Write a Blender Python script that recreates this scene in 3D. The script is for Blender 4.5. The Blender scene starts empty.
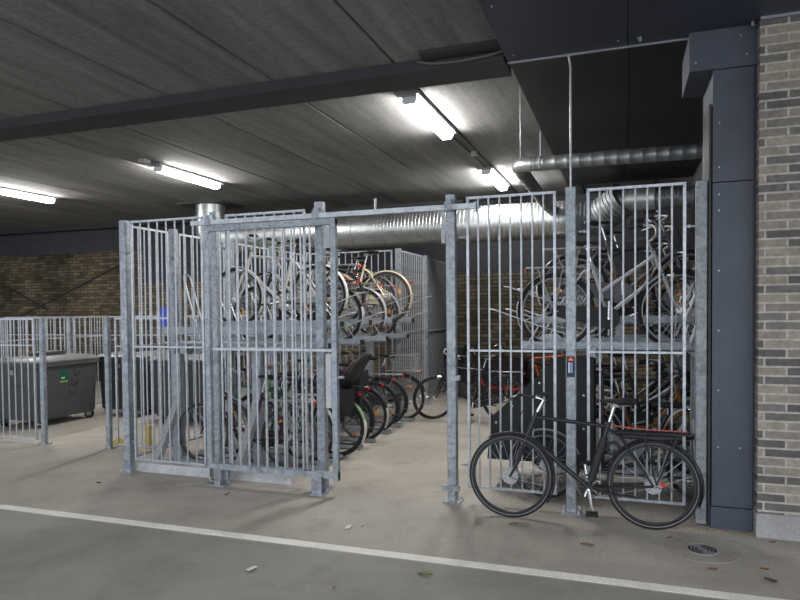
import bpy, math, random
from math import sin, cos, pi, radians, sqrt, atan2
from mathutils import Vector, Matrix
random.seed(11)
COL = bpy.context.scene.collection

# ------------------------------------------------------------------ materials
def new_mat(name):
    m = bpy.data.materials.new(name); m.use_nodes = True
    nt = m.node_tree
    return m, nt, nt.nodes['Principled BSDF']

def plain(name, col, rough=.5, metal=0.0, emit=None, estr=0, spec=.5, bump=0, bscale=40, var=0.0, vscale=6.0):
    m, nt, b = new_mat(name)
    b.inputs['Base Color'].default_value = (*col, 1)
    b.inputs['Roughness'].default_value = rough
    b.inputs['Metallic'].default_value = metal
    b.inputs['Specular IOR Level'].default_value = spec
    if emit:
        b.inputs['Emission Color'].default_value = (*emit, 1)
        b.inputs['Emission Strength'].default_value = estr
    tc = nt.nodes.new('ShaderNodeTexCoord')
    if var:
        n = nt.nodes.new('ShaderNodeTexNoise'); n.inputs['Scale'].default_value = vscale
        n.inputs['Detail'].default_value = 5; n.inputs['Roughness'].default_value = .65
        nt.links.new(tc.outputs['Object'], n.inputs['Vector'])
        r = nt.nodes.new('ShaderNodeValToRGB')
        r.color_ramp.elements[0].position = .3; r.color_ramp.elements[1].position = .7
        r.color_ramp.elements[0].color = (*[c*(1-var) for c in col], 1)
        r.color_ramp.elements[1].color = (*[min(1, c*(1+var)) for c in col], 1)
        nt.links.new(n.outputs['Fac'], r.inputs['Fac']); nt.links.new(r.outputs['Color'], b.inputs['Base Color'])
    if bump:
        n = nt.nodes.new('ShaderNodeTexNoise'); n.inputs['Scale'].default_value = bscale
        nt.links.new(tc.outputs['Object'], n.inputs['Vector'])
        bp = nt.nodes.new('ShaderNodeBump'); bp.inputs['Strength'].default_value = bump; bp.inputs['Distance'].default_value = .01
        nt.links.new(n.outputs['Fac'], bp.inputs['Height']); nt.links.new(bp.outputs['Normal'], b.inputs['Normal'])
    return m

def galv(name, lo, hi, rough=.48, metal=.55, scale=22):
    m, nt, b = new_mat(name)
    tc = nt.nodes.new('ShaderNodeTexCoord')
    v = nt.nodes.new('ShaderNodeTexVoronoi'); v.inputs['Scale'].default_value = scale*2
    n = nt.nodes.new('ShaderNodeTexNoise'); n.inputs['Scale'].default_value = scale*.5; n.inputs['Detail'].default_value = 6
    nt.links.new(tc.outputs['Object'], v.inputs['Vector']); nt.links.new(tc.outputs['Object'], n.inputs['Vector'])
    sep = nt.nodes.new('ShaderNodeSeparateColor'); nt.links.new(v.outputs['Color'], sep.inputs['Color'])
    mix = nt.nodes.new('ShaderNodeMath'); mix.operation = 'MULTIPLY_ADD'
    nt.links.new(sep.outputs[0], mix.inputs[0]); mix.inputs[1].default_value = .35
    nt.links.new(n.outputs['Fac'], mix.inputs[2])
    r = nt.nodes.new('ShaderNodeValToRGB')
    r.color_ramp.elements[0].position = .4; r.color_ramp.elements[1].position = .9
    r.color_ramp.elements[0].color = (*lo, 1); r.color_ramp.elements[1].color = (*hi, 1)
    nt.links.new(mix.outputs[0], r.inputs['Fac']); nt.links.new(r.outputs['Color'], b.inputs['Base Color'])
    b.inputs['Metallic'].default_value = metal; b.inputs['Roughness'].default_value = rough
    return m

def brick(name, c1, c2, mort, w, h, ms, bump=.5, dirt=(.6, 1.1), dscale=1.2, rough=.85, bias=0.0):
    m, nt, b = new_mat(name); L = nt.links
    tc = nt.nodes.new('ShaderNodeTexCoord'); s = nt.nodes.new('ShaderNodeSeparateXYZ'); c = nt.nodes.new('ShaderNodeCombineXYZ')
    L.new(tc.outputs['Object'], s.inputs[0])
    add = nt.nodes.new('ShaderNodeMath'); add.operation = 'ADD'
    L.new(s.outputs['X'], add.inputs[0]); L.new(s.outputs['Y'], add.inputs[1])
    L.new(add.outputs[0], c.inputs['X']); L.new(s.outputs['Z'], c.inputs['Y'])
    # slight waviness of courses
    bt = nt.nodes.new('ShaderNodeTexBrick'); L.new(c.outputs[0], bt.inputs['Vector'])
    bt.inputs['Scale'].default_value = 1; bt.inputs['Brick Width'].default_value = w; bt.inputs['Row Height'].default_value = h
    bt.inputs['Mortar Size'].default_value = ms; bt.inputs['Mortar Smooth'].default_value = .25; bt.inputs['Bias'].default_value = bias
    bt.inputs['Color1'].default_value = (0, 0, 0, 1); bt.inputs['Color2'].default_value = (1, 1, 1, 1); bt.inputs['Mortar'].default_value = (.5, .5, .5, 1)
    rp = nt.nodes.new('ShaderNodeValToRGB'); el = rp.color_ramp.elements
    el[0].position = .12; el[0].color = (*c2, 1); el[1].position = .95; el[1].color = (*c1, 1)
    e2 = el.new(.36); e2.color = (*[c2[i]*.7+c1[i]*.3*(.9, .98, 1.1)[i] for i in range(3)], 1)
    e3 = el.new(.55); e3.color = (*[c2[i]*.3+c1[i]*.7 for i in range(3)], 1)
    L.new(bt.outputs['Color'], rp.inputs['Fac'])
    mo = nt.nodes.new('ShaderNodeMix'); mo.data_type = 'RGBA'
    L.new(bt.outputs['Fac'], mo.inputs['Factor']); L.new(rp.outputs['Color'], mo.inputs['A']); mo.inputs['B'].default_value = (*mort, 1)
    bt.offset = .43; bt.offset_frequency = 2; bt.squash = 1.0
    n = nt.nodes.new('ShaderNodeTexNoise'); n.inputs['Scale'].default_value = dscale; n.inputs['Detail'].default_value = 8; n.inputs['Roughness'].default_value = .7
    L.new(tc.outputs['Object'], n.inputs['Vector'])
    mr = nt.nodes.new('ShaderNodeMapRange'); mr.inputs['From Min'].default_value = .3; mr.inputs['From Max'].default_value = .7
    mr.inputs['To Min'].default_value = dirt[0]; mr.inputs['To Max'].default_value = dirt[1]
    L.new(n.outputs['Fac'], mr.inputs['Value'])
    n2 = nt.nodes.new('ShaderNodeTexNoise'); n2.inputs['Scale'].default_value = 28; n2.inputs['Detail'].default_value = 5
    L.new(tc.outputs['Object'], n2.inputs['Vector'])
    mr2 = nt.nodes.new('ShaderNodeMapRange'); mr2.inputs['From Min'].default_value = .3; mr2.inputs['From Max'].default_value = .7
    mr2.inputs['To Min'].default_value = .78; mr2.inputs['To Max'].default_value = 1.15
    L.new(n2.outputs['Fac'], mr2.inputs['Value'])
    mm = nt.nodes.new('ShaderNodeMath'); mm.operation = 'MULTIPLY'; L.new(mr.outputs[0], mm.inputs[0]); L.new(mr2.outputs[0], mm.inputs[1])
    vm = nt.nodes.new('ShaderNodeVectorMath'); vm.operation = 'SCALE'
    L.new(mo.outputs['Result'], vm.inputs[0]); L.new(mm.outputs[0], vm.inputs['Scale'])
    L.new(vm.outputs[0], b.inputs['Base Color'])
    inv = nt.nodes.new('ShaderNodeMath'); inv.operation = 'MULTIPLY_ADD'; inv.inputs[1].default_value = -1
    L.new(bt.outputs['Fac'], inv.inputs[0])
    ad = nt.nodes.new('ShaderNodeMath'); ad.operation = 'MULTIPLY'; ad.inputs[1].default_value = .25; L.new(n2.outputs['Fac'], ad.inputs[0]); L.new(ad.outputs[0], inv.inputs[2])
    bp = nt.nodes.new('ShaderNodeBump'); bp.inputs['Strength'].default_value = bump; bp.inputs['Distance'].default_value = .008
    L.new(inv.outputs[0], bp.inputs['Height']); L.new(bp.outputs['Normal'], b.inputs['Normal'])
    b.inputs['Roughness'].default_value = rough
    return m

def ground(name, lo, mid, hi, stain, scale=.55, stretch=(1, 1, 1), rough=.75, fine=60, bump=.15, spec=.3):
    m, nt, b = new_mat(name); L = nt.links
    tc = nt.nodes.new('ShaderNodeTexCoord'); mp = nt.nodes.new('ShaderNodeMapping')
    L.new(tc.outputs['Object'], mp.inputs['Vector']); mp.inputs['Scale'].default_value = stretch
    n = nt.nodes.new('ShaderNodeTexNoise'); n.inputs['Scale'].default_value = scale; n.inputs['Detail'].default_value = 9; n.inputs['Roughness'].default_value = .62
    n.inputs['Distortion'].default_value = .6
    L.new(mp.outputs[0], n.inputs['Vector'])
    r = nt.nodes.new('ShaderNodeValToRGB'); e = r.color_ramp.elements
    e[0].position = .28; e[0].color = (*lo, 1); e[1].position = .75; e[1].color = (*hi, 1)
    x = e.new(.5); x.color = (*mid, 1)
    L.new(n.outputs['Fac'], r.inputs['Fac'])
    n2 = nt.nodes.new('ShaderNodeTexNoise'); n2.inputs['Scale'].default_value = fine; n2.inputs['Detail'].default_value = 4
    L.new(tc.outputs['Object'], n2.inputs['Vector'])
    n3 = nt.nodes.new('ShaderNodeTexNoise'); n3.inputs['Scale'].default_value = 2.3; n3.inputs['Detail'].default_value = 8; n3.inputs['Roughness'].default_value = .7
    L.new(mp.outputs[0], n3.inputs['Vector'])
    mr3 = nt.nodes.new('ShaderNodeMapRange'); mr3.inputs['From Min'].default_value = .52; mr3.inputs['From Max'].default_value = .72
    L.new(n3.outputs['Fac'], mr3.inputs['Value'])
    mx = nt.nodes.new('ShaderNodeMix'); mx.data_type = 'RGBA'
    sm = nt.nodes.new('ShaderNodeMath'); sm.operation = 'MULTIPLY'; sm.inputs[1].default_value = .55
    L.new(mr3.outputs[0], sm.inputs[0]); L.new(sm.outputs[0], mx.inputs['Factor'])
    L.new(r.outputs['Color'], mx.inputs['A']); mx.inputs['B'].default_value = (*stain, 1)
    mr = nt.nodes.new('ShaderNodeMapRange'); mr.inputs['From Min'].default_value = .3; mr.inputs['From Max'].default_value = .7
    mr.inputs['To Min'].default_value = .85; mr.inputs['To Max'].default_value = 1.13
    L.new(n2.outputs['Fac'], mr.inputs['Value'])
    vm = nt.nodes.new('ShaderNodeVectorMath'); vm.operation = 'SCALE'
    L.new(mx.outputs['Result'], vm.inputs[0]); L.new(mr.outputs[0], vm.inputs['Scale'])
    L.new(vm.outputs[0], b.inputs['Base Color'])
    bp = nt.nodes.new('ShaderNodeBump'); bp.inputs['Strength'].default_value = bump; bp.inputs['Distance'].default_value = .005
    L.new(n2.outputs['Fac'], bp.inputs['Height']); L.new(bp.outputs['Normal'], b.inputs['Normal'])
    b.inputs['Roughness'].default_value = rough; b.inputs['Specular IOR Level'].default_value = spec
    return m

M = {}
M['galv'] = galv('galvanised_steel', (.20, .225, .25), (.38, .415, .45))
M['galv_bar'] = galv('galvanised_bar', (.34, .362, .39), (.52, .545, .58), rough=.4)
M['galv_dull'] = galv('galvanised_dull', (.19, .20, .22), (.34, .36, .38), rough=.6, metal=.4)
M['rack_steel'] = galv('rack_steel', (.28, .31, .34), (.44, .48, .52), rough=.5, metal=.4)
M['zinc'] = galv('zinc_plate', (.40, .41, .42), (.52, .53, .54), rough=.55, metal=.3, scale=9)
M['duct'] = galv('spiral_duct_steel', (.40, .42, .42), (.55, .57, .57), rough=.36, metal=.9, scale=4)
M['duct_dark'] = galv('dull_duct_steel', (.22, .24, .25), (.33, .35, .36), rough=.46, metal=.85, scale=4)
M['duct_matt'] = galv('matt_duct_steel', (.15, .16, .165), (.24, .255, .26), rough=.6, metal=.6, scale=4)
M['concrete_floor'] = ground('concrete_floor', (.25, .226, .195), (.355, .323, .28), (.46, .422, .37), (.20, .176, .144))
M['asphalt'] = ground('asphalt', (.188, .176, .156), (.248, .233, .208), (.31, .292, .262), (.155, .145, .128), scale=.9, rough=.8, fine=110)
M['ceiling'] = ground('concrete_ceiling', (.125, .123, .118), (.205, .202, .196), (.28, .277, .27), (.11, .108, .103), scale=1.5, stretch=(2.4, .22, 1), rough=.9, fine=25)
M['deck_back'] = plain('joint_shadow_filler', (.05, .05, .05), .9)
M['steel_beam'] = plain('painted_beam', (.035, .036, .04), .6, var=.2)
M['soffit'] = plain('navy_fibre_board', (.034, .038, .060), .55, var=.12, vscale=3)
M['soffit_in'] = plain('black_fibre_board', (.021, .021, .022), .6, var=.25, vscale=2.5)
M['pillar'] = plain('slate_blue_panel', (.060, .071, .096), .5, var=.15, vscale=4)
M['band'] = plain('charcoal_cladding', (.045, .046, .055), .7, var=.2)
M['trim'] = plain('aluminium_trim', (.45, .47, .52), .4, .8)
M['brick_front'] = brick('grey_brick', (.33, .29, .235), (.115, .104, .098), (.44, .405, .355), .248, .0655, .008, dirt=(.8, 1.12), dscale=5)
M['brick_back'] = brick('dirty_yellow_brick', (.25, .20, .115), (.10, .078, .046), (.07, .06, .045), .23, .075, .012, dirt=(.18, 1.25), dscale=.9)
M['plinth'] = ground('plinth_concrete', (.27, .26, .25), (.35, .34, .33), (.42, .41, .40), (.2, .19, .18), scale=3)
M['lamp'] = plain('lit_diffuser', (.9, .9, .88), .4, emit=(1.0, .985, .95), estr=135)
M['lamp_body'] = plain('lamp_housing', (.35, .36, .37), .5)
M['paint_white'] = ground('road_paint', (.60, .585, .53), (.72, .70, .64), (.78, .76, .70), (.45, .43, .38), scale=4, rough=.7)
M['rubber'] = plain('tyre_rubber', (.014, .014, .015), .7, var=.25, vscale=20)
M['rubber_grey'] = plain('dusty_tyre_rubber', (.05, .049, .047), .75, var=.2, vscale=20)
M['alu'] = plain('polished_aluminium', (.62, .63, .64), .3, .9)
M['chrome'] = plain('chrome', (.72, .73, .75), .18, 1.0)
M['rim'] = plain('brushed_rim', (.20, .20, .205), .4, .8)
M['spoke'] = plain('spoke_steel', (.42, .43, .44), .35, .9)
M['dark_rim'] = plain('dark_rim', (.05, .05, .052), .4, .5)
M['drum'] = plain('hub_drum_alloy', (.42, .42, .43), .35, .8, var=.5, vscale=60)
M['black'] = plain('black_lacquer', (.016, .016, .018), .35)
M['matte_black'] = plain('matte_black_plastic', (.012, .012, .013), .6)
M['red_lens'] = plain('red_reflector', (.60, .025, .02), .25)
M['amber'] = plain('amber_reflector', (.85, .30, .03), .25)
M['clear_lens'] = plain('headlight_lens', (.75, .75, .74), .15)
M['brown'] = plain('tan_leather', (.30, .13, .06), .55)
M['bin_grey'] = plain('bin_plastic', (.062, .064, .067), .5, var=.12, vscale=5)
M['bin_dark'] = plain('bin_dark_plastic', (.040, .041, .043), .55, var=.12, vscale=5)
M['bin_lid'] = plain('bin_lid_plastic', (.15, .15, .15), .45, var=.2, vscale=5)
M['green_dark'] = plain('sticker_green', (.008, .085, .055), .5)
M['green_lime'] = plain('sticker_lime', (.28, .42, .05), .5)
M['ink'] = plain('marker_ink', (.018, .018, .02), .6)
M['white'] = plain('white_print', (.75, .77, .8), .5)
M['pale_blue'] = plain('pale_blue_print', (.20, .28, .62), .5)
M['sticker_navy'] = plain('sticker_navy', (.008, .01, .03), .4)
M['sticker_red'] = plain('sticker_red', (.10, .008, .008), .4)
M['flame'] = plain('flame_orange', (.9, .23, .08), .4)
M['blue_sign'] = plain('blue_sign', (.01, .035, .40), .45)
M['yellow'] = plain('yellow_plastic', (.50, .34, .03), .6)
M['board_black'] = plain('black_plywood', (.007, .007, .008), .6, var=.2)
M['leaf_green'] = plain('leaf_green', (.14, .17, .05), .7)
M['leaf_brown'] = plain('leaf_brown', (.22, .11, .05), .8)
M['leaf_dark'] = plain('leaf_dark', (.06, .045, .035), .8)
M['paper'] = plain('paper_scrap', (.55, .55, .52), .8)
M['iron'] = galv('cast_iron', (.26, .255, .25), (.38, .375, .37), rough=.6, metal=.4)
M['grit'] = plain('sandy_grit', (.30, .24, .17), .9, var=.3)
M['void'] = plain('drain_hole', (.01, .01, .01), .9)
M['cable'] = plain('grey_cable', (.12, .12, .12), .6)
def paint(n, c, r=.35): M[n] = plain(n, c, r); return M[n]
for n, c in (('pale_green', (.23, .36, .19)), ('cream', (.70, .60, .40)), ('silver', (.42, .43, .45)), ('dark_grey', (.09, .09, .10)),
             ('navy', (.02, .03, .08)), ('plum', (.06, .018, .045)), ('dark_red', (.20, .02, .02)), ('orange', (.80, .13, .03)),
             ('bottle', (.02, .10, .05)), ('white_lacquer', (.62, .60, .55)), ('teal', (.03, .12, .14)), ('mid_grey', (.2, .2, .21)),
             ('brown_lacquer', (.10, .055, .03)), ('ochre', (.26, .13, .02)), ('red_lacquer', (.55, .03, .02)), ('strap_red', (.50, .10, .08)), ('blue_lacquer', (.03, .08, .22))):
    paint(n, c)

# ------------------------------------------------------------------ mesh builder
class MB:
    def __init__(s): s.v = []; s.f = []
    def add(s, vs, fs):
        o = len(s.v); s.v += [tuple(v) for v in vs]; s.f += [tuple(i+o for i in f) for f in fs]
        return s
    def box(s, x0, x1, y0, y1, z0, z1, mat=None, ch=0):
        if ch:
            return s.cbox(x0, x1, y0, y1, z0, z1, ch)
        vs = [(x, y, z) for z in (z0, z1) for y in (y0, y1) for x in (x0, x1)]
        fs = [(0, 2, 3, 1), (4, 5, 7, 6), (0, 1, 5, 4), (2, 6, 7, 3), (0, 4, 6, 2), (1, 3, 7, 5)]
        if mat: vs = [mat @ Vector(v) for v in vs]
        return s.add(vs, fs)
    def cbox(s, x0, x1, y0, y1, z0, z1, c):      # box with chamfered vertical edges
        p = [(x0+c, y0), (x1-c, y0), (x1, y0+c), (x1, y1-c), (x1-c, y1), (x0+c, y1), (x0, y1-c), (x0, y0+c)]
        n = 8
        vs = [(x, y, z0) for x, y in p]+[(x, y, z1) for x, y in p]
        fs = [tuple(reversed(range(n))), tuple(range(n, 2*n))]+[(i, (i+1) % n, n+(i+1) % n, n+i) for i in range(n)]
        return s.add(vs, fs)
    def prism(s, poly, y0, y1):                    # polygon in XZ (counter-clockwise), extruded along Y
        n = len(poly)
        vs = [(x, y0, z) for x, z in poly]+[(x, y1, z) for x, z in poly]
        fs = [tuple(range(n)), tuple(reversed(range(n, 2*n)))]+[(i, n+i, n+(i+1) % n, (i+1) % n) for i in range(n)]
        return s.add(vs, fs)
    def tube(s, a, b, r, n=8, r2=None):
        return s.path([a, b], [r, r if r2 is None else r2], n)
    def path(s, pts, rad, n=8, closed=False, cap=True):
        P = [Vector(p) for p in pts]; k = len(P)
        if not hasattr(rad, '__len__'): rad = [rad]*k
        T = []
        for i in range(k):
            if closed: t = P[(i+1) % k]-P[i-1]
            else: t = (P[min(i+1, k-1)]-P[max(i-1, 0)])
            T.append(t.normalized())
        up = Vector((0, 0, 1)) if abs(T[0].z) < .9 else Vector((1, 0, 0))
        u = T[0].cross(up).normalized(); vs = []
        for i in range(k):
            if i: u = (u-T[i]*u.dot(T[i])).normalized()
            w = T[i].cross(u)
            for j in range(n):
                a = 2*pi*(j+.5)/n
                vs.append(P[i]+(u*cos(a)+w*sin(a))*rad[i])
        fs = []
        for i in range(k if closed else k-1):
            i2 = (i+1) % k
            for j in range(n):
                j2 = (j+1) % n
                fs.append((i*n+j, i*n+j2, i2*n+j2, i2*n+j))
        if not closed and cap:
            fs.append(tuple(reversed(range(n)))); fs.append(tuple((k-1)*n+j for j in range(n)))
        return s.add(vs, fs)
    def torus(s, c, R, r, nR=44, nr=8, flat=1.0):   # axis along Y; flat scales the section along Y
        vs = []; fs = []
        for i in range(nR):
            a = 2*pi*i/nR
            for j in range(nr):
                b = 2*pi*j/nr; q = R+r*cos(b)
                vs.append((c[0]+q*cos(a), c[1]+r*flat*sin(b), c[2]+q*sin(a)))
        for i in range(nR):
            for j in range(nr):
                fs.append((i*nr+j, i*nr+(j+1) % nr, ((i+1) % nR)*nr+(j+1) % nr, ((i+1) % nR)*nr+j))
        return s.add(vs, fs)
    def disc(s, c, r, y0, y1, n=24):                # solid disc, axis along Y
        return s.prism([(c[0]+r*cos(2*pi*i/n), c[2]+r*sin(2*pi*i/n)) for i in range(n)], c[1]+y0, c[1]+y1)
    def cyl(s, c, r, z0, z1, n=24, r2=None):        # axis along Z
        r2 = r if r2 is None else r2
        vs = [(c[0]+r*cos(2*pi*i/n), c[1]+r*sin(2*pi*i/n), z0) for i in range(n)]+[(c[0]+r2*cos(2*pi*i/n), c[1]+r2*sin(2*pi*i/n), z1) for i in range(n)]
        fs = [tuple(reversed(range(n))), tuple(range(n, 2*n))]+[(i, (i+1) % n, n+(i+1) % n, n+i) for i in range(n)]
        return s.add(vs, fs)
    def band(s, c, R, a0, a1, w, n=20, th=.004):    # curved mudguard strip around axis Y
        vs = []; fs = []
        sec = [(-.5*w, -.012), (-.3*w, 0), (.3*w, 0), (.5*w, -.012), (.3*w, -th), (-.3*w, -th)]
        m = len(sec)
        for i in range(n+1):
            a = radians(a0+(a1-a0)*i/n)
            for y, d in sec: vs.append((c[0]+(R+d)*cos(a), c[1]+y, c[2]+(R+d)*sin(a)))
        for i in range(n):
            for j in range(m): fs.append((i*m+j, i*m+(j+1) % m, (i+1)*m+(j+1) % m, (i+1)*m+j))
        fs.append(tuple(range(m))); fs.append(tuple(n*m+j for j in reversed(range(m))))
        return s.add(vs, fs)
    def loft(s, rings):
        n = len(rings[0]); vs = [v for r in rings for v in r]; fs = []
        for i in range(len(rings)-1):
            for j in range(n): fs.append((i*n+j, i*n+(j+1) % n, (i+1)*n+(j+1) % n, (i+1)*n+j))
        fs.append(tuple(reversed(range(n)))); fs.append(tuple((len(rings)-1)*n+j for j in range(n)))
        return s.add(vs, fs)
    def mesh(s, name, sharp=.7):
        m = bpy.data.meshes.new(name); m.from_pydata(s.v, [], s.f); m.validate()
        import bmesh
        bm = bmesh.new(); bm.from_mesh(m); bmesh.ops.recalc_face_normals(bm, faces=bm.faces); bm.to_mesh(m); bm.free()
        m.polygons.foreach_set('use_smooth', [True]*len(m.polygons))
        m.set_sharp_from_angle(angle=sharp)
        return m

def link(name, mesh, mat=None, parent=None):
    if mat and not mesh.materials: mesh.materials.append(M[mat] if isinstance(mat, str) else mat)
    o = bpy.data.objects.new(name, mesh); COL.objects.link(o)
    if parent: o.parent = parent
    return o
def obj(name, mb, mat, parent=None, sharp=.7): return link(name, mb.mesh(name, sharp), mat, parent)
def tag(o, label=None, cat=None, group=None, kind=None):
    if label: o['label'] = label
    if cat: o['category'] = cat
    if group: o['group'] = group
    if kind: o['kind'] = kind
    return o
def thing(name, label, cat, loc=(0, 0, 0), rz=0, group=None, rot=None):
    o = bpy.data.objects.new(name, None); COL.objects.link(o); o.empty_display_size = .1
    o.location = loc; o.rotation_euler = rot if rot else (0, 0, rz)
    return tag(o, label, cat, group)
def struct(name, mb, mat, parent=None):
    o = obj(name, mb, mat, parent)
    if not parent: o['kind'] = 'structure'
    return o
def rounded(pts, rad, seg=6):
    P = [Vector(p) for p in pts]; out = [P[0]]
    for i in range(1, len(P)-1):
        a = (P[i-1]-P[i]); b = (P[i+1]-P[i]); r = min(rad, a.length*.49, b.length*.49)
        p0 = P[i]+a.normalized()*r; p2 = P[i]+b.normalized()*r
        for k in range(seg+1):
            t = k/seg; out.append(p0*(1-t)**2+P[i]*2*t*(1-t)+p2*t*t)
    out.append(P[-1]); return out
CACHE = {}
def cached(key, fn):
    if key not in CACHE: CACHE[key] = fn()
    return CACHE[key]

# ------------------------------------------------------------------ setting
ZC = 3.82
struct('floor', MB().box(-26, 9, 4.06, 14, -.2, 0), 'concrete_floor')
struct('ground_road', MB().box(-26, 9, -14, 4.06, -.2, 0), 'asphalt')
mb = MB()
k = -1.907
xs = [k+1.19*i for i in range(-18, 5)]
for a, b in zip(xs[:-1], xs[1:]):
    c = .014; g = .005
    poly = [(a+g, ZC+.03), (a+g+c, ZC), (b-g-c, ZC), (b-g, ZC+.03), (b-g, ZC+.2), (a+g, ZC+.2)]
    mb.prism(poly, .2, 12.9)
struct('ceiling', mb, 'ceiling')
struct('ceiling_backing', MB().box(-24, 3.4, .2, 12.9, ZC+.2, ZC+.3), 'deck_back')
# back wall: brick low on the right, higher on the left, charcoal cladding above
struct('wall_back', MB().box(-10.9, 3, 12.6, 12.9, 0, 2.38).box(-24, -10.9, 12.6, 12.9, 0, 3.18), 'brick_back')
mb = MB()
mb.box(-10.9, 3, 12.64, 12.9, 2.38, ZC)
x = -24
while x < -11: mb.box(x, min(x+2.02, -10.9), 12.64, 12.9, 3.18, ZC); x += 2.03
struct('wall_back_cladding', mb, 'band')
struct('trim_4', MB().box(-24, -3, 12.35, 12.64, ZC-.1, ZC), 'steel_beam')
struct('wall_left', MB().box(-24.3, -24, -1.6, 12.9, 0, ZC), 'brick_back')
mb = MB()
for a, b in ((5.75, 7.9), (7.92, 10.2), (10.22, 12.6)):
    mb.box(1.0, 1.1, a, b, 0, 1.8).box(1.0, 1.1, a, b, 1.82, 3.75)
struct('wall_right_inner', mb, 'band')
# grey brick wall with concrete plinth at the right
struct('wall_right', MB().box(.90, 7, 5.26, 5.75, .176, 3.73), 'brick_front')
struct('baseboard_right', MB().box(.892, 7, 5.25, 5.75, 0, .176), 'plinth')
# dark soffit
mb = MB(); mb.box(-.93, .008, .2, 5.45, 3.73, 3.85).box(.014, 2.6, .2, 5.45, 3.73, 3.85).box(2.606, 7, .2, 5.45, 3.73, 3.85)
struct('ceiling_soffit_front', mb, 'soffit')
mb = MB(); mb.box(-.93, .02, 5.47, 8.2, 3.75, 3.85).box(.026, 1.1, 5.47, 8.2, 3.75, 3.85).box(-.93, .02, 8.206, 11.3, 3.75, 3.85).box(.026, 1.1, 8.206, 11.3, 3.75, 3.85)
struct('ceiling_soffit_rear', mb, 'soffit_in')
mb = MB().box(-.93, .893, 5.435, 5.452, 3.718, 3.732).box(.90, 7, 5.23, 5.258, 3.712, 3.73)
struct('trim_1', mb, 'trim')
mb = MB()
for X in (-.86, -.06, .08, .86, 1.6, 2.5):
    for Y in (1.2, 2.0, 2.8, 3.6, 4.4, 5.3): mb.cyl((X, Y), .008, 3.723, 3.732, 8)
for X in (.10, .86):
    mb.cyl((X, 5.3), .012, 3.70, 3.732, 8)
struct('trim_2', mb, 'trim')
# pillar clad in slate blue panels, with a boxed haunch on top
mb = MB().box(.612, .886, 5.38, 6.05, .17, 2.606).box(.612, .886, 5.38, 6.05, 2.614, 3.73)
p = struct('pillar', mb, 'pillar')
struct('pillar_base', MB().box(.605, .889, 5.37, 6.05, 0, .164), 'pillar', p)
struct('pillar_side_channel', MB().box(.588, .604, 5.40, 5.75, .01, 3.2), 'steel_beam', p)
struct('pillar_edge_strip', MB().box(.886, .90, 5.36, 5.75, .01, 3.728), 'steel_beam', p)
mb = MB()
for z in (.62, 1.05, 1.5, 1.95, 2.4, 2.52, 2.72, 3.05):
    for X in (.655, .80):
        if X < .7 or z == .62:
            mb.disc((X, 5.38, z), .006, -.004, 0, 8)
obj('rivet', mb, 'trim', p)
p = struct('trim_3', MB().box(.446, .90, 5.345, 6.0, 3.44, 3.728), 'pillar')
mb = MB()
for X, z in ((.49, 3.50), (.83, 3.52), (.79, 3.66)): mb.disc((X, 5.345, z), .007, -.004, 0, 8)
obj('rivet', mb, 'trim', p)
# dark steel beam under the ceiling
mb = MB().box(-24, -.95, 5.34, 5.74, ZC-.10, ZC)
p = struct('ceiling_beam', mb, 'steel_beam')
struct('ceiling_beam_block', MB().box(-1.62, -.95, 5.16, 5.34, ZC-.03, ZC), 'steel_beam', p)

# ------------------------------------------------------------------ lights
def ceiling_light(x, y, L, label):
    t = thing('ceiling_light', label, 'ceiling light', (x, y, ZC), 0, 'fluorescent lights on the concrete ceiling')
    mb = MB().prism([(-.12, 0), (-.11, -.03), (.11, -.03), (.12, 0)], -L/2-.09, L/2+.06)
    obj('housing', mb, 'lamp_body', t)
    prof = [(-.075, -.035), (-.07, -.075), (-.045, -.10), (.045, -.10), (.07, -.075), (.075, -.035)]
    obj('diffuser', MB().prism(prof, -L/2, L/2), 'lamp', t)
    for s in (-1, 1):
        q = [(-.078, -.03), (-.073, -.078), (-.047, -.104), (.047, -.104), (.073, -.078), (.078, -.03)]
        obj('end_cap', MB().prism(q, min(s*L/2, s*(L/2+.018)), max(s*L/2, s*(L/2+.018))), 'white', t)
ceiling_light(-2.03, 6.86, 1.40, 'lit ceiling light nearest the dark beam, above the sliding gate opening')
ceiling_light(-2.0, 10.45, 1.40, 'small lit ceiling light furthest back, above the right end of the big duct')
ceiling_light(-6.4, 8.46, 1.40, 'lit ceiling light above the left end of the steel cage')
ceiling_light(-10.03, 8.52, 1.40, 'lit ceiling light at the far left, above the bins')

def conduit(pts, r, label, name='conduit', cat='conduit', mat='cable'):
    return tag(obj(name, MB().path(rounded(pts, .05, 3), r, 6), mat), label, cat)
t = thing('lighting_conduit', 'grey conduit with round box joining the two lights above the aisle', 'conduit', (-2.0, 8.8, ZC))
obj('pipe', MB().path([(-.03, -1.15, -.012), (.0, .85, -.012)], .011, 6), 'cable', t)
obj('junction_box', MB().cyl((.05, -.1), .05, -.05, 0, 12), 'lamp_body', t)
t = thing('lighting_conduit', 'short conduit with box at the near end of the light above the cage left end', 'conduit', (-6.37, 7.72, ZC))
obj('pipe', MB().path([(0, .03, -.025), (-.02, -.25, -.025)], .012, 6), 'cable', t)
obj('junction_box', MB().box(-.06, .05, -.35, -.22, -.05, 0), 'lamp_body', t)
conduit([(-1.68, 5.31, 3.79), (-1.55, 5.31, 3.755), (-1.3, 5.31, 3.745), (-1.05, 5.31, 3.76), (-.95, 5.31, 3.78)], .011, 'grey cable sagging under the dark beam beside the navy soffit', 'cable', 'cable')

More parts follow.
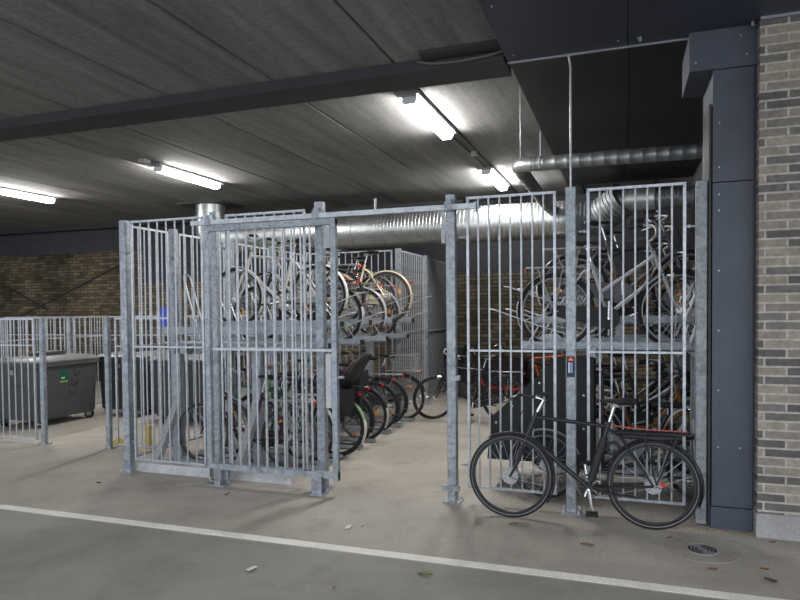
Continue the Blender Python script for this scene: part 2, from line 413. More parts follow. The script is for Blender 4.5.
# ------------------------------------------------------------------ ducts
def ribbed(pts, r, pitch=.07, amp=.006, n=36):
    P = [Vector(p) for p in pts]; out = []; rad = []
    for a, b in zip(P[:-1], P[1:]):
        L = (b-a).length; k = max(1, int(L/pitch))
        for i in range(k):
            for f, d in ((0, 0), (.72, 0), (.80, amp), (.92, amp)):
                out.append(a.lerp(b, (i+f)/k)); rad.append(r+d)
    out.append(P[-1]); rad.append(r)
    return MB().path(out, rad, n)
t = thing('ventilation_duct', 'large spiral steel ventilation duct running behind the gate', 'duct', (-7.83, 11, 3.14))
obj('spiral_run', ribbed([(.35, 0, 0), (7.0, 0, 0)], .31, .065, .0045, 48), 'duct', t)
obj('elbow', MB().path(rounded([(0, 0, .42), (0, 0, 0), (.36, 0, 0)], .35, 8), .30, 32), 'duct', t)
obj('riser', MB().cyl((0, 0), .29, .36, .68, 32).cyl((0, 0), .31, .42, .46, 32), 'duct', t)
obj('ceiling_flange', MB().box(-.5, .55, -.4, .4, .655, .68), 'steel_beam', t)
obj('coupling_band', MB().path([(3.1, 0, 0), (3.16, 0, 0)], .325, 40), 'duct', t)
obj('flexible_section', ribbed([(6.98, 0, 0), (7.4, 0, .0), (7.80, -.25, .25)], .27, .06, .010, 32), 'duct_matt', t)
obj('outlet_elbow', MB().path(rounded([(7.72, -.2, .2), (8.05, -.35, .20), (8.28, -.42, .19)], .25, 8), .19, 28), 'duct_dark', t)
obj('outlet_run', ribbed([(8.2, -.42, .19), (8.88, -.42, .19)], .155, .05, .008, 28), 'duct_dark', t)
t = thing('branch_duct', 'thin dull pipe crossing under the black soffit to the pillar', 'duct', (.995, 8, 3.425))
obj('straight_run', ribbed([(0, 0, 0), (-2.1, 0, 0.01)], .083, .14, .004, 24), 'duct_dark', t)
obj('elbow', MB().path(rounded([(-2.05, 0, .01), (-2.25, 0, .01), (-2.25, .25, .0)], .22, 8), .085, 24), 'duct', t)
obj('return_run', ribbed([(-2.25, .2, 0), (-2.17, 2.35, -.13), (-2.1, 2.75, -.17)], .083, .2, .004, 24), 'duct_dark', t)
obj('clamp', MB().path([(-2.0, 0, 0.01), (-1.97, 0, .01)], .092, 24), 'galv', t)
def hanger(x, y, z, label, r=.006, top=ZC):
    tag(obj('hanger_rod', MB().tube((x, y, z), (x, y, top), r, 6), 'galv'), label, 'hanger rod', 'threaded hanger rods of the thin pipe')
hanger(-.96, 6.3, 3.10, 'long thin rod hanging from the ceiling left of the black soffit', .004)
hanger(-.98, 8.0, 3.51, 'thin hanger rod just right of the bend of the thin pipe', .01)
t = thing('suspension_pole', 'pale slim pole from the soffit edge down to a fence post', 'pole', (-.425, 5.45, 2.65))
obj('pole', MB().path(rounded([(.0, 0, 0), (.0, 0, 1.0), (-.02, -.0, 1.085)], .03, 3), .0085, 10), 'galv_bar', t)
obj('ceiling_plate', MB().box(-.05, .04, -.02, .012, 1.075, 1.085), 'galv', t)
for (a, b, lb) in (((-11.2, 12.575, 2.98), (-14.9, 12.575, 1.58), 'long dark brace rod rising to the right across the yellow brick wall'),
                   ((-16.5, 12.575, 2.93), (-13.9, 12.575, 1.78), 'dark brace rod falling to the right on the far left brick wall')):
    tag(obj('brace_rod', MB().tube(a, b, .018, 8), 'steel_beam'), lb, 'brace rod', 'diagonal brace rods on the brick wall')

# ------------------------------------------------------------------ fence kit
def post(x, y, h, label, group='tall galvanised fence posts', w=.08, shoe=True, mat='galv'):
    t = thing('fence_post', label, 'fence post', (x, y, 0), 0, group)
    obj('shaft', cached(('shaft', h, w), lambda: 0) or MB().cbox(-w/2, w/2, -w/2, w/2, .012, h, .006), mat, t)
    obj('top_cap', MB().cbox(-w/2+.002, w/2-.002, -w/2+.002, w/2-.002, h, h+.006, .006), mat, t)
    if shoe:
        b = obj('base_plate', MB().box(-w*.95, w*.95, -w*.95, w*.95, 0, .012), mat, t)
        for sx in (-1, 1):
            for sy in (-1, 1): link('bolt', cached('bolt', lambda: MB().cyl((0, 0), .011, 0, .022, 6).mesh('bolt')), 'zinc', b).location = (sx*w*.75, sy*w*.75, .012)
    return t
def panel(label, org, rz, L, n, z0=.145, z1=2.63, zm=1.324, group='tall barred fence panels', r=.0082, brackets=(2.3, .33), zmin2=None, ends=True, matb='galv_bar'):
    t = thing('barred_fence', label, 'fence panel', (org[0], org[1], 0), rz, group)
    obj('top_rail', MB().box(-.011, L+.011, -.011, .011, z1-.021, z1), matb, t)
    obj('bottom_rail', MB().box(-.011, L+.011, -.011, .011, z0-.01, z0+.01), matb, t)
    if zm: obj('middle_rail', MB().box(0, L, -.007, .007, zm-.008, zm+.008), matb, t)
    me = cached(('bar', z0, z1, r), lambda: MB().tube((0, 0, z0), (0, 0, z1-.02), r, 8).mesh('bar'))
    for i in range(1, n-1):
        link('bar', me, matb, t).location = (L*i/(n-1), 0, 0)
    ms = cached(('stile', z0, z1), lambda: MB().box(-.011, .011, -.011, .011, z0, z1-.01).mesh('stile'))
    for xx in (0, L): link('stile', ms, matb, t).location = (xx, 0, 0)
    for z in brackets:
        for xx, s in ((0, -1), (L, 1)):
            o = link('bracket', cached('bracket', lambda: MB().box(0, .075, -.005, .005, -.006, .006).disc((.03, 0, 0), .013, -.012, .012, 8).mesh('bracket')), 'galv', t)
            o.location = (xx, 0, z); o.rotation_euler = (0, 0, 0 if s > 0 else pi)
    return t
FY = 5.45
PX = dict(L=-4.945, g1=-3.85, g2=-2.685, c=-1.43, d=-.426, r=.543)
post(PX['L'], FY, 2.63, 'tall fence post at the left front corner of the cage')
post(PX['g1'], FY+.02, 2.66, 'fence post behind the left edge of the sliding gate')
post(PX['g2'], FY, 2.68, 'fence post behind the right part of the sliding gate')
tc = post(PX['c'], FY, 2.66, 'tall fence post on the right side of the open gateway')
td = post(PX['d'], FY, 2.65, 'middle fence post of the right cage, with a sticker')
post(PX['r'], FY+.01, 2.63, 'dull fence post beside the slate blue pillar', mat='galv_dull', shoe=False)
obj('strike_plate', MB().box(-.075, -.042, -.05, -.044, -.0+2.25, 2.52), 'zinc', tc)
for z in (2.30, 2.38, 2.47): obj('screw', MB().disc((-.058, -.05, z), .008, -.004, 0, 8), 'iron', tc)
obj('latch_keeper', MB().box(-.02, .085, -.075, -.04, 1.07, 1.11).tube((.07, -.06, 1.09), (.07, -.085, 1.09), .015, 8), 'galv', tc)
obj('gate_stop', MB().box(-.085, .075, -.075, -.04, .115, .155).box(-.03, .03, -.055, -.04, .012, .115), 'galv', tc)
panel('barred fence panel left of the sliding gate, front face', (-4.852, FY), 0, .865, 9)
panel('barred fence panel standing right behind the sliding gate', (-3.70, FY), 0, .85, 9)
panel('barred fence panel just right of the gateway, behind the front wheel', (-1.283, FY), 0, .728, 9, z1=2.64)
panel('rightmost barred front panel, between sticker post and slate pillar', (-.29, FY), 0, .714, 9, z1=2.64)
# steel kerb strips under the left panels
for x0, x1, lb in ((-4.88, -3.98, 'grey steel toe plate under the leftmost front panel'), (-3.74, -3.05, 'short grey steel toe plate under the sliding gate')):
    t = thing('toe_plate', lb, 'toe plate', (x0, FY+.05, 0), 0, 'steel toe plates along the cage front')
    obj('plate', MB().box(0, x1-x0, -.004, .004, .0, .10).box(0, x1-x0, -.004, .05, .096, .102), 'zinc', t)
    for k in (.1, .5, .9): obj('screw', MB().disc(((x1-x0)*k, -.004, .05), .009, -.005, 0, 8), 'iron', t)
# cage left side (along depth), rear and aisle side
sy = [5.45, 6.22, 7.32, 8.42, 9.52]
for i, y in enumerate(sy[1:]):
    post(PX['L'], y, 2.63, ['second post of the cage left side, right behind the front corner post', 'third post of the cage left side, mostly behind bikes', 'fourth post of the cage left side, mostly behind bikes', 'rear left corner post of the cage'][i])
for i in range(4):
    a, b = sy[i]+.105, sy[i+1]-.105
    panel(['barred left side panel of the cage nearest the camera', 'second barred left side panel of the cage', 'third barred left side panel of the cage', 'rearmost barred left side panel of the cage'][i], (PX['L'], a), pi/2, b-a, 7 if i == 0 else 9, z1=2.60)
post(-3.35, 9.52, 2.63, 'rear corner post of the cage where the aisle side fence begins')
post(-3.35, 10.97, 2.63, 'second post of the aisle side fence, behind the end bike')
post(-3.35, 12.48, 2.63, 'last post of the aisle side fence near the brick wall')
panel('rear barred panel of the cage, behind the beige bike', (-4.36, 9.52), 0, .9, 9, z1=2.62)
panel('rear barred panel of the cage at its left half', (-4.86, 9.52), 0, .40, 5, z1=2.62)
panel('barred aisle side panel deep behind the upper bikes', (-3.35, 9.63), pi/2, 1.23, 13, z1=2.62)
# perforated sheet panel
t = thing('mesh_fence', 'finely perforated grey sheet panel next to the far brick wall', 'fence panel', (-3.35, 11.08, 0), pi/2, 'tall barred fence panels')
obj('sheet', MB().box(0, 1.29, -.003, .003, .15, 2.6), 'galv_dull', t)
obj('frame', MB().box(0, 1.29, -.012, .012, 2.58, 2.61).box(0, 1.29, -.012, .012, .13, .16).box(-.01, .015, -.012, .012, .13, 2.6).box(1.275, 1.3, -.012, .012, .13, 2.6), 'galv_bar', t)
obj('middle_rail', MB().tube((0, -.02, 1.3), (1.29, -.02, 1.3), .016, 8), 'galv_bar', t)

# top guide rail of the gate
t = thing('gate_guide_rail', 'horizontal steel guide rail above the sliding gate and opening', 'guide rail', (-4.05, 5.375, 2.55))
obj('tube', MB().box(0, 2.85, -.022, .022, -.022, .022), 'galv_bar', t)
for xx in (.2, 1.365, 2.62):
    obj('bracket', MB().box(xx-.034, xx+.034, -.026, .033, -.028, .045).box(xx-.022, xx+.022, -.02, .033, .045, .07), 'galv', t)
obj('stop_pin', MB().tube((1.95, 0, .02), (1.95, 0, .12), .012, 8), 'galv_bar', t)
obj('end_stop', MB().box(2.85, 2.86, -.03, .03, -.05, .03).tube((2.9, 0, .0), (2.86, 0, -.06), .006, 6), 'galv_bar', t)
# sliding gate
GX0, GX1, GY = -3.835, -2.447, 5.29
t = thing('sliding_gate', 'framed sliding gate of vertical bars, slid open in front of the fence', 'gate', (GX0, GY, 0))
L = GX1-GX0
obj('left_stile', MB().box(0, .05, -.025, .025, .165, 2.50), 'galv', t)
rs = obj('right_stile', MB().box(L-.05, L, -.025, .025, .14, 2.50), 'galv', t)
obj('top_rail', MB().box(.0, L, -.026, .026, 2.45, 2.505), 'galv', t)
obj('bottom_rail', MB().box(0, L, -.026, .026, .16, .215), 'galv', t)
obj('middle_rail', MB().box(.05, L-.05, -.008, .008, 1.31, 1.332), 'galv_bar', t)
me = MB().tube((0, 0, .21), (0, 0, 2.455), .0098, 8).mesh('bar')
for i in range(11): link('bar', me, 'galv_bar', t).location = (.17+i*.0955, 0, 0)
obj('strike_plate', MB().box(L-.115, L-.06, -.012, -.004, .80, 1.29), 'zinc', t)
obj('strike_plate', MB().box(L-.12, L-.06, -.012, -.004, 2.24, 2.43), 'zinc', t)
obj('latch', MB().box(L-.0, L+.05, -.012, .012, 1.07, 1.09).tube((L+.04, 0, 1.08), (L+.06, 0, 1.08), .014, 8), 'galv', t)
t = thing('gate_roller_guide', 'steel roller guide at the foot of the sliding gate, right side', 'roller guide', (-2.66, 5.30, 0))
obj('base', MB().box(-.075, .075, -.06, .06, 0, .012).box(-.06, .06, .035, .047, .012, .21).box(-.05, .05, -.047, -.035, .012, .20), 'galv', t)
obj('roller', MB().cyl((0, 0), .02, .012, .155, 12), 'iron', t)
t = thing('gate_roller_guide', 'steel roller guide at the foot of the sliding gate, left side', 'roller guide', (-3.72, 5.30, 0))
obj('base', MB().box(-.11, .09, -.06, .06, 0, .012).box(-.07, .07, .035, .047, .012, .18).box(-.03, .03, -.047, -.035, .012, .06), 'galv', t)
obj('roller', MB().cyl((0, 0), .02, .012, .155, 12), 'iron', t)
# sticker on the middle post
t = thing('post_sticker', 'narrow dark sticker with red flame mark on the middle right post', 'sticker', (PX['d'], FY-.0405, 1.205))
obj('plate', MB().box(-.032, .032, -.004, 0, -.085, .085), 'sticker_navy', t)
obj('red_field', MB().box(-.031, .031, -.0052, -.004, .045, .084), 'sticker_red', t)
obj('flame_mark', MB().prism([(-.014, .048), (.014, .048), (.02, .056), (.009, .064), (.0, .080), (-.009, .064), (-.02, .056)], -.0065, -.0052), 'flame', t)
mb = MB().box(-.018, -.008, -.0052, -.004, -.05, .034)
obj('white_strip', mb, 'white', t)
obj('blue_strip', MB().box(-.003, .015, -.0052, -.004, -.05, .034), 'pale_blue', t)

# ------------------------------------------------------------------ bin enclosure on the left
post(-7.05, 6.29, 1.62, 'short fence post left of the bin enclosure opening', 'short fence posts of the bin enclosure', .06)
post(-6.04, 6.33, 1.62, 'short fence post right of the bin enclosure opening', 'short fence posts of the bin enclosure', .06)
post(-9.96, 9.5, 1.62, 'short fence post behind the grey bin', 'short fence posts of the bin enclosure', .06)
post(-7.45, 9.5, 1.62, 'short rear fence post seen behind the cage left panel', 'short fence posts of the bin enclosure', .06)
lowk = dict(z0=.06, z1=1.62, zm=1.27, group='low barred panels of the bin enclosure', brackets=(1.35, .25))
panel('low barred panel at the far left in front of the bin', (-8.33, 6.29), 0, 1.14, 11, **lowk)
panel('narrow low barred panel between bin opening and cage corner', (-5.91, 6.33), 0, .80, 7, **lowk)
panel('low rear barred panel left of the post behind the bin', (-11.6, 9.5), 0, 1.52, 14, **lowk)
panel('low rear barred panel right of the post behind the bin', (-9.83, 9.5), 0, 2.25, 20, **lowk)
panel('low rear barred panel behind the cage left corner', (-7.33, 9.5), 0, 2.25, 20, **lowk)
panel('low side panel joining the enclosure opening to the cage', (-8.95, 6.36), pi/2, 3.05, 24, **lowk)

def waste_bin(label, loc, rz, mat, sx=.8, sy=1.08, sticker=False):
    t = thing('waste_container', label, 'waste container', loc, rz, 'four wheeled waste containers')
    def ring(a, b, z): return [(-a, -b, z), (a, -b, z), (a, b, z), (-a, b, z)]
    hx, hy = sx/2, sy/2
    obj('body', MB().loft([ring(hx*.86, hy*.90, .11), ring(hx*.89, hy*.93, .15), ring(hx*.96, hy*.97, .86), ring(hx*.97, hy*.98, .90)]), mat, t)
    obj('rim', MB().loft([ring(hx*1.0, hy*1.0, .885), ring(hx*1.04, hy*1.03, .895), ring(hx*1.04, hy*1.03, .945), ring(hx*1.0, hy*1.0, .955)]), mat, t)
    lid = obj('lid', MB().loft([ring(hx*1.05, hy*1.04, .955), ring(hx*1.05, hy*1.04, .975), ring(hx*.9, hy*.92, 1.02), ring(hx*.6, hy*.8, 1.035)]), 'bin_lid', t)
    obj('lid_handle', MB().loft([ring(.10, .26, 1.03), ring(.10, .26, 1.09), ring(.08, .24, 1.10)]), 'bin_dark', lid)
    for s in (-1, 1):
        obj('lift_trunnion', MB().disc((0, s*hy*.99, .82), .035, -.03, .03, 12), 'iron', t)
        obj('side_handle', MB().path([(-.16, s*hy*.94, .60), (-.16, s*(hy*.94+.045), .60), (.16, s*(hy*.94+.045), .60), (.16, s*hy*.94, .60)], .012, 6), mat, t)
    for a in (-1, 1):
        for b in (-1, 1):
            w = obj('caster', MB().box(-.04, .04, -.04, .04, .10, .125).box(-.04, .04, -.03, -.024, .05, .11).box(-.04, .04, .024, .03, .05, .11), 'iron', t)
            w.location = (a*hx*.74, b*hy*.78, 0); w.rotation_euler = (0, 0, .5*a+.8*b)
            obj('wheel', MB().disc((.03, 0, .07), .07, -.022, .022, 20), 'rubber', w)
    if sticker:
        def dec(nm, mb, mt, par=None):
            o = obj(nm, mb, mt, par or t); return o
        # decals lie on the +X face, which leans outwards
        k = (hx*.96-hx*.89)/(.71)
        def fx(z): return hx*.89+(z-.15)*k
        def patch(y0, y1, z0, z1, d):
            return MB().add([(fx(z0)+d, y0, z0), (fx(z0)+d, y1, z0), (fx(z1)+d, y1, z1), (fx(z1)+d, y0, z1), (fx(z0)-.002, y0, z0), (fx(z0)-.002, y1, z0), (fx(z1)-.002, y1, z1), (fx(z1)-.002, y0, z1)],
                            [(0, 1, 2, 3), (7, 6, 5, 4), (0, 4, 5, 1), (1, 5, 6, 2), (2, 6, 7, 3), (3, 7, 4, 0)])
        st = dec('sticker', patch(-.14, .0, .66, .83, .003), 'green_dark')
        st['label'] = 'dark green sticker with a lime lower edge'
        dec('lime_strip', patch(-.14, .0, .635, .66, .003), 'green_lime', st)
        m2 = MB()
        for j, (w0, w1) in enumerate(((0, .02), (.024, .04), (.045, .062))): m2.v += []; m2.add(*_patch_raw(fx, -.115+w0, -.115+w1, .695, .713))
        dec('lettering', m2, 'white', st)
        random.seed(5)
        for cy, cz in ((.12, .80), (.16, .73), (.21, .74), (.10, .66), (.06, .58), (.13, .56), (.2, .60), (.06, .47), (.13, .45)):
            pts = []
            for q in range(7):
                yy = cy+random.uniform(-.035, .035); zz = cz+random.uniform(-.04, .04); pts.append((fx(zz)+.002, yy, zz))
            dec('graffiti_stroke', MB().path(rounded(pts, .02, 3), .0035, 4), 'ink')
        dec('graffiti_stroke', MB().path([(fx(.36)+.002, -.06, .36), (fx(.44)+.002, .13, .44)], .0035, 4), 'ink')
    return t
def _patch_raw(fx, y0, y1, z0, z1):
    d = .0045; e = .001
    return ([(fx(z0)+d, y0, z0), (fx(z0)+d, y1, z0), (fx(z1)+d, y1, z1), (fx(z1)+d, y0, z1), (fx(z0)+e, y0, z0), (fx(z0)+e, y1, z0), (fx(z1)+e, y1, z1), (fx(z1)+e, y0, z1)],
            [(0, 1, 2, 3), (7, 6, 5, 4), (0, 4, 5, 1), (1, 5, 6, 2), (2, 6, 7, 3), (3, 7, 4, 0)])
waste_bin('grey wheeled waste container with green sticker and graffiti', (-8.46, 7.62, 0), 0, 'bin_grey', .86, 1.18, True)
waste_bin('dark waste container directly behind the stickered one', (-7.72, 8.86, 0), .0, 'bin_dark', .86, 1.1)
waste_bin('dark waste container behind the cage front left panel', (-6.35, 8.55, 0), .1, 'bin_dark', .95, 1.15)
t = thing('yellow_foot_block', 'small yellow block on the floor beside the cage corner', 'floor block', (-6.05, 6.55, 0))
obj('block', MB().loft([[(-.09, -.06, 0), (.09, -.06, 0), (.09, .06, 0), (-.09, .06, 0)], [(-.09, -.06, .05), (.09, -.06, .05), (.09, .06, .05), (-.09, .06, .05)], [(-.04, -.05, .09), (.04, -.05, .09), (.04, .05, .09), (-.04, .05, .09)]]), 'yellow', t)
t = thing('yellow_guard', 'low yellow guard post behind the cage left panel', 'guard post', (-5.55, 6.45, 0))
obj('sleeve', MB().box(-.03, .03, -.03, .03, 0, .30), 'yellow', t)
obj('foot', MB().box(-.08, .08, -.07, .07, 0, .02), 'yellow', t)
t = thing('blue_sign', 'small blue sign with white mark on the low rear fence', 'sign', (-7.65, 9.44, 1.6))
obj('plate', MB().box(-.15, .15, -.006, .006, -.17, .17), 'blue_sign', t)
obj('white_mark', MB().box(-.0, .07, -.009, -.006, -.13, -.02).box(.02, .05, -.009, -.006, -.02, .03), 'white', t)

# ------------------------------------------------------------------ bike racks
def rack(label, x_front, x_aisle, s, ys, zl, zh, low_ys, legs):
    """s=+1: aisle lies towards +X (left rack); s=-1 mirrored."""
    t = thing('bike_rack', label, 'bike rack', ((x_front+x_aisle)/2, ys[0], 0), 0, 'two tier bike racks')
    ox, oy = (x_front+x_aisle)/2, ys[0]
    def P(x, y, z): return (x-ox, y-oy, z)
    def bx(x0, x1, y0, y1, z0, z1): a, b = sorted((x0-ox, x1-ox)); return (a, b, y0-oy, y1-oy, z0, z1)
    y0, y1 = ys[0]-.1, ys[-1]+.12
    for xb in legs[1]:
        obj('beam', MB().box(*bx(xb-.04, xb+.04, y0, y1, zl-.14, zl-.04)), 'rack_steel', t)
    for (lx, ly) in legs[0]:
        o = obj('leg', MB().box(*bx(lx-.05, lx+.05, ly-.04, ly+.04, .01, zl+.9 if legs[2] else zl-.14)).box(*bx(lx-.09, lx+.09, ly-.09, ly+.09, 0, .012)), 'rack_steel', t)
        obj('brace', MB().path([P(lx, ly-.04, .62), P(lx, ly-.42, .03)], .055, 4).box(*bx(lx-.05, lx+.05, ly-.5, ly-.36, 0, .012)), 'zinc', o)
    if s > 0:
        obj('cross_beam', MB().box(*bx(x_front-.06, x_aisle-.05, ys[0]-.19, ys[0]-.13, zl+.085, zl+.165)).box(*bx(x_front-.06, x_aisle-.05, ys[0]-.19, ys[0]-.10, zl-.02, zl+.0)), 'rack_steel', t)
    for i, y in enumerate(ys):
        z = zl if i % 2 == 0 else zh
        xe = x_aisle+(-.0 if i % 2 == 0 else -.06)*s
        tr = obj('tray', MB().box(*bx(x_front, xe, y-.055, y-.043, z-.075, z)).box(*bx(x_front, xe, y+.043, y+.055, z-.075, z)).box(*bx(x_front, xe, y-.055, y+.055, z-.08, z-.066))
                 .box(*bx(x_front, x_front+s*.07, y-.03, y+.03, zl-.05, z-.08)).box(*bx(x_aisle-s*.9, x_aisle-s*.83, y-.03, y+.03, zl-.05, z-.08)), 'rack_steel', t)
        obj('end_cap', MB().box(*bx(xe-.005, xe+s*.012, y-.045, y+.045, z-.065, z-.012)), 'matte_black', tr)
        hx = xe-s*.05
        obj('pull_handle', MB().path(rounded([P(hx, y-.05, z-.03), P(hx-s*.11, y-.05, z+.15), P(hx+s*.30, y-.05, z+.30), P(hx+s*.36, y-.02, z+.31)], .03, 3), .0065, 6)
            .path([P(hx-s*.11, y-.05, z+.15), P(hx-s*.4, y-.05, z+.06)], .006, 6), 'galv_bar', tr)
        fx = x_front+s*.12
        obj('wheel_hoop', MB().path(rounded([P(fx+s*.25, y-.06, z-.02), P(fx+s*.02, y-.06, z+(.75 if i == 0 else .55)), P(fx+s*.02, y+.06, z+(.75 if i == 0 else .55)), P(fx+s*.25, y+.06, z-.02)], .05, 4), .011 if i == 0 else .008, 6), 'galv_bar', tr)
    for y in low_ys:
        y, zz = y if isinstance(y, tuple) else (y, 0)
        mbc = MB()
        if zz: mbc.box(*bx(x_front+s*.15, x_front+s*.2, y-.03, y+.03, 0, zz)).box(*bx(x_aisle-s*.3, x_aisle-s*.25, y-.03, y+.03, 0, zz))
        ch = obj('floor_channel', mbc.box(*bx(x_front+s*.1, x_aisle-s*.1, y-.05, y+.05, zz, zz+.012)).box(*bx(x_front+s*.1, x_aisle-s*.1, y-.05, y-.042, zz, zz+.05)).box(*bx(x_front+s*.1, x_aisle-s*.1, y+.042, y+.05, zz, zz+.05)), 'rack_steel', t)
        fx = x_front+s*.2
        obj('wheel_hoop', MB().path(rounded([P(fx+s*.5, y-.06, zz), P(fx+s*.15, y-.06, zz+.55), P(fx+s*.15, y+.06, zz+.55), P(fx+s*.5, y+.06, zz)], .05, 4), .010, 6), 'galv_bar', ch)
    return t
UL = [6.15+.425*i for i in range(8)]
rack('two tier bike rack inside the left cage, loaded with bikes', -4.86, -2.93, 1, UL, 1.35, 1.57, (6.0, 6.35, 6.7, 7.2, 7.62, 8.2, 8.72, 9.25),
     ([(-4.78, 6.06), (-3.75, 6.06), (-4.78, 9.3), (-3.75, 9.3)], (-4.70, -3.75), False))
UR = [6.18+.44*i for i in range(6)]
rack('two tier bike rack inside the right cage along the dark wall', .90, -.93, -1, UR, 1.37, 1.60, (6.9, (7.23, .2), 7.56, (7.89, .2), 8.22, (8.55, .2)),
     ([(.62, 6.6), (.62, 8.9), (-.35, 8.9)], (.62, -.30), False))

# ------------------------------------------------------------------ bicycles
TYR = .345
def wheel(t, name, x, r, tyre, rim, hub_r=.022, spin=0.0, hubmat='alu'):
    w = link(name, cached(('tyre', tyre, r), lambda: MB().torus((0, 0, 0), r-.0195, .0195, 52, 8).mesh('tyre')), tyre, t)
    w.location = (x, 0, r); w.rotation_euler = (0, spin, 0)
    link('rim', cached(('rim', rim, r), lambda: MB().torus((0, 0, 0), r-.043, .0095, 52, 6, 1.2).mesh('rim')), rim, w)
    def sp():
        mb = MB(); n = 28
        for i in range(n):
            a = 2*pi*i/n; b = a+(.55 if i % 4 < 2 else -.55); sd = .028 if i % 2 else -.028
            mb.tube((.028*cos(b*1), sd, .028*sin(b)), ((r-.055)*cos(a), sd*.15, (r-.055)*sin(a)), .0015, 3)
        return mb.mesh('spokes')
    link('spokes', cached(('spokes', r), sp), 'spoke', w)
    def hb():
        mb = MB().tube((0, -.055, 0), (0, .055, 0), .013, 10).disc((0, .028, 0), max(.026, hub_r), -.004, .004, 20).disc((0, -.028, 0), max(.026, hub_r), -.004, .004, 20)
        if hub_r > .04:
            mb.disc((0, .0, 0), hub_r*.8, -.03, .03, 24).disc((0, .03, 0), hub_r*.55, 0, .012, 20)
            for i in range(14):
                a = 2*pi*i/14; mb.disc((hub_r*.8*cos(a), .033, hub_r*.8*sin(a)), .006, -.002, .004, 6)
        return mb.mesh('hub')
    link('hub', cached(('hub', hub_r, hubmat), hb), hubmat, w)
    return w

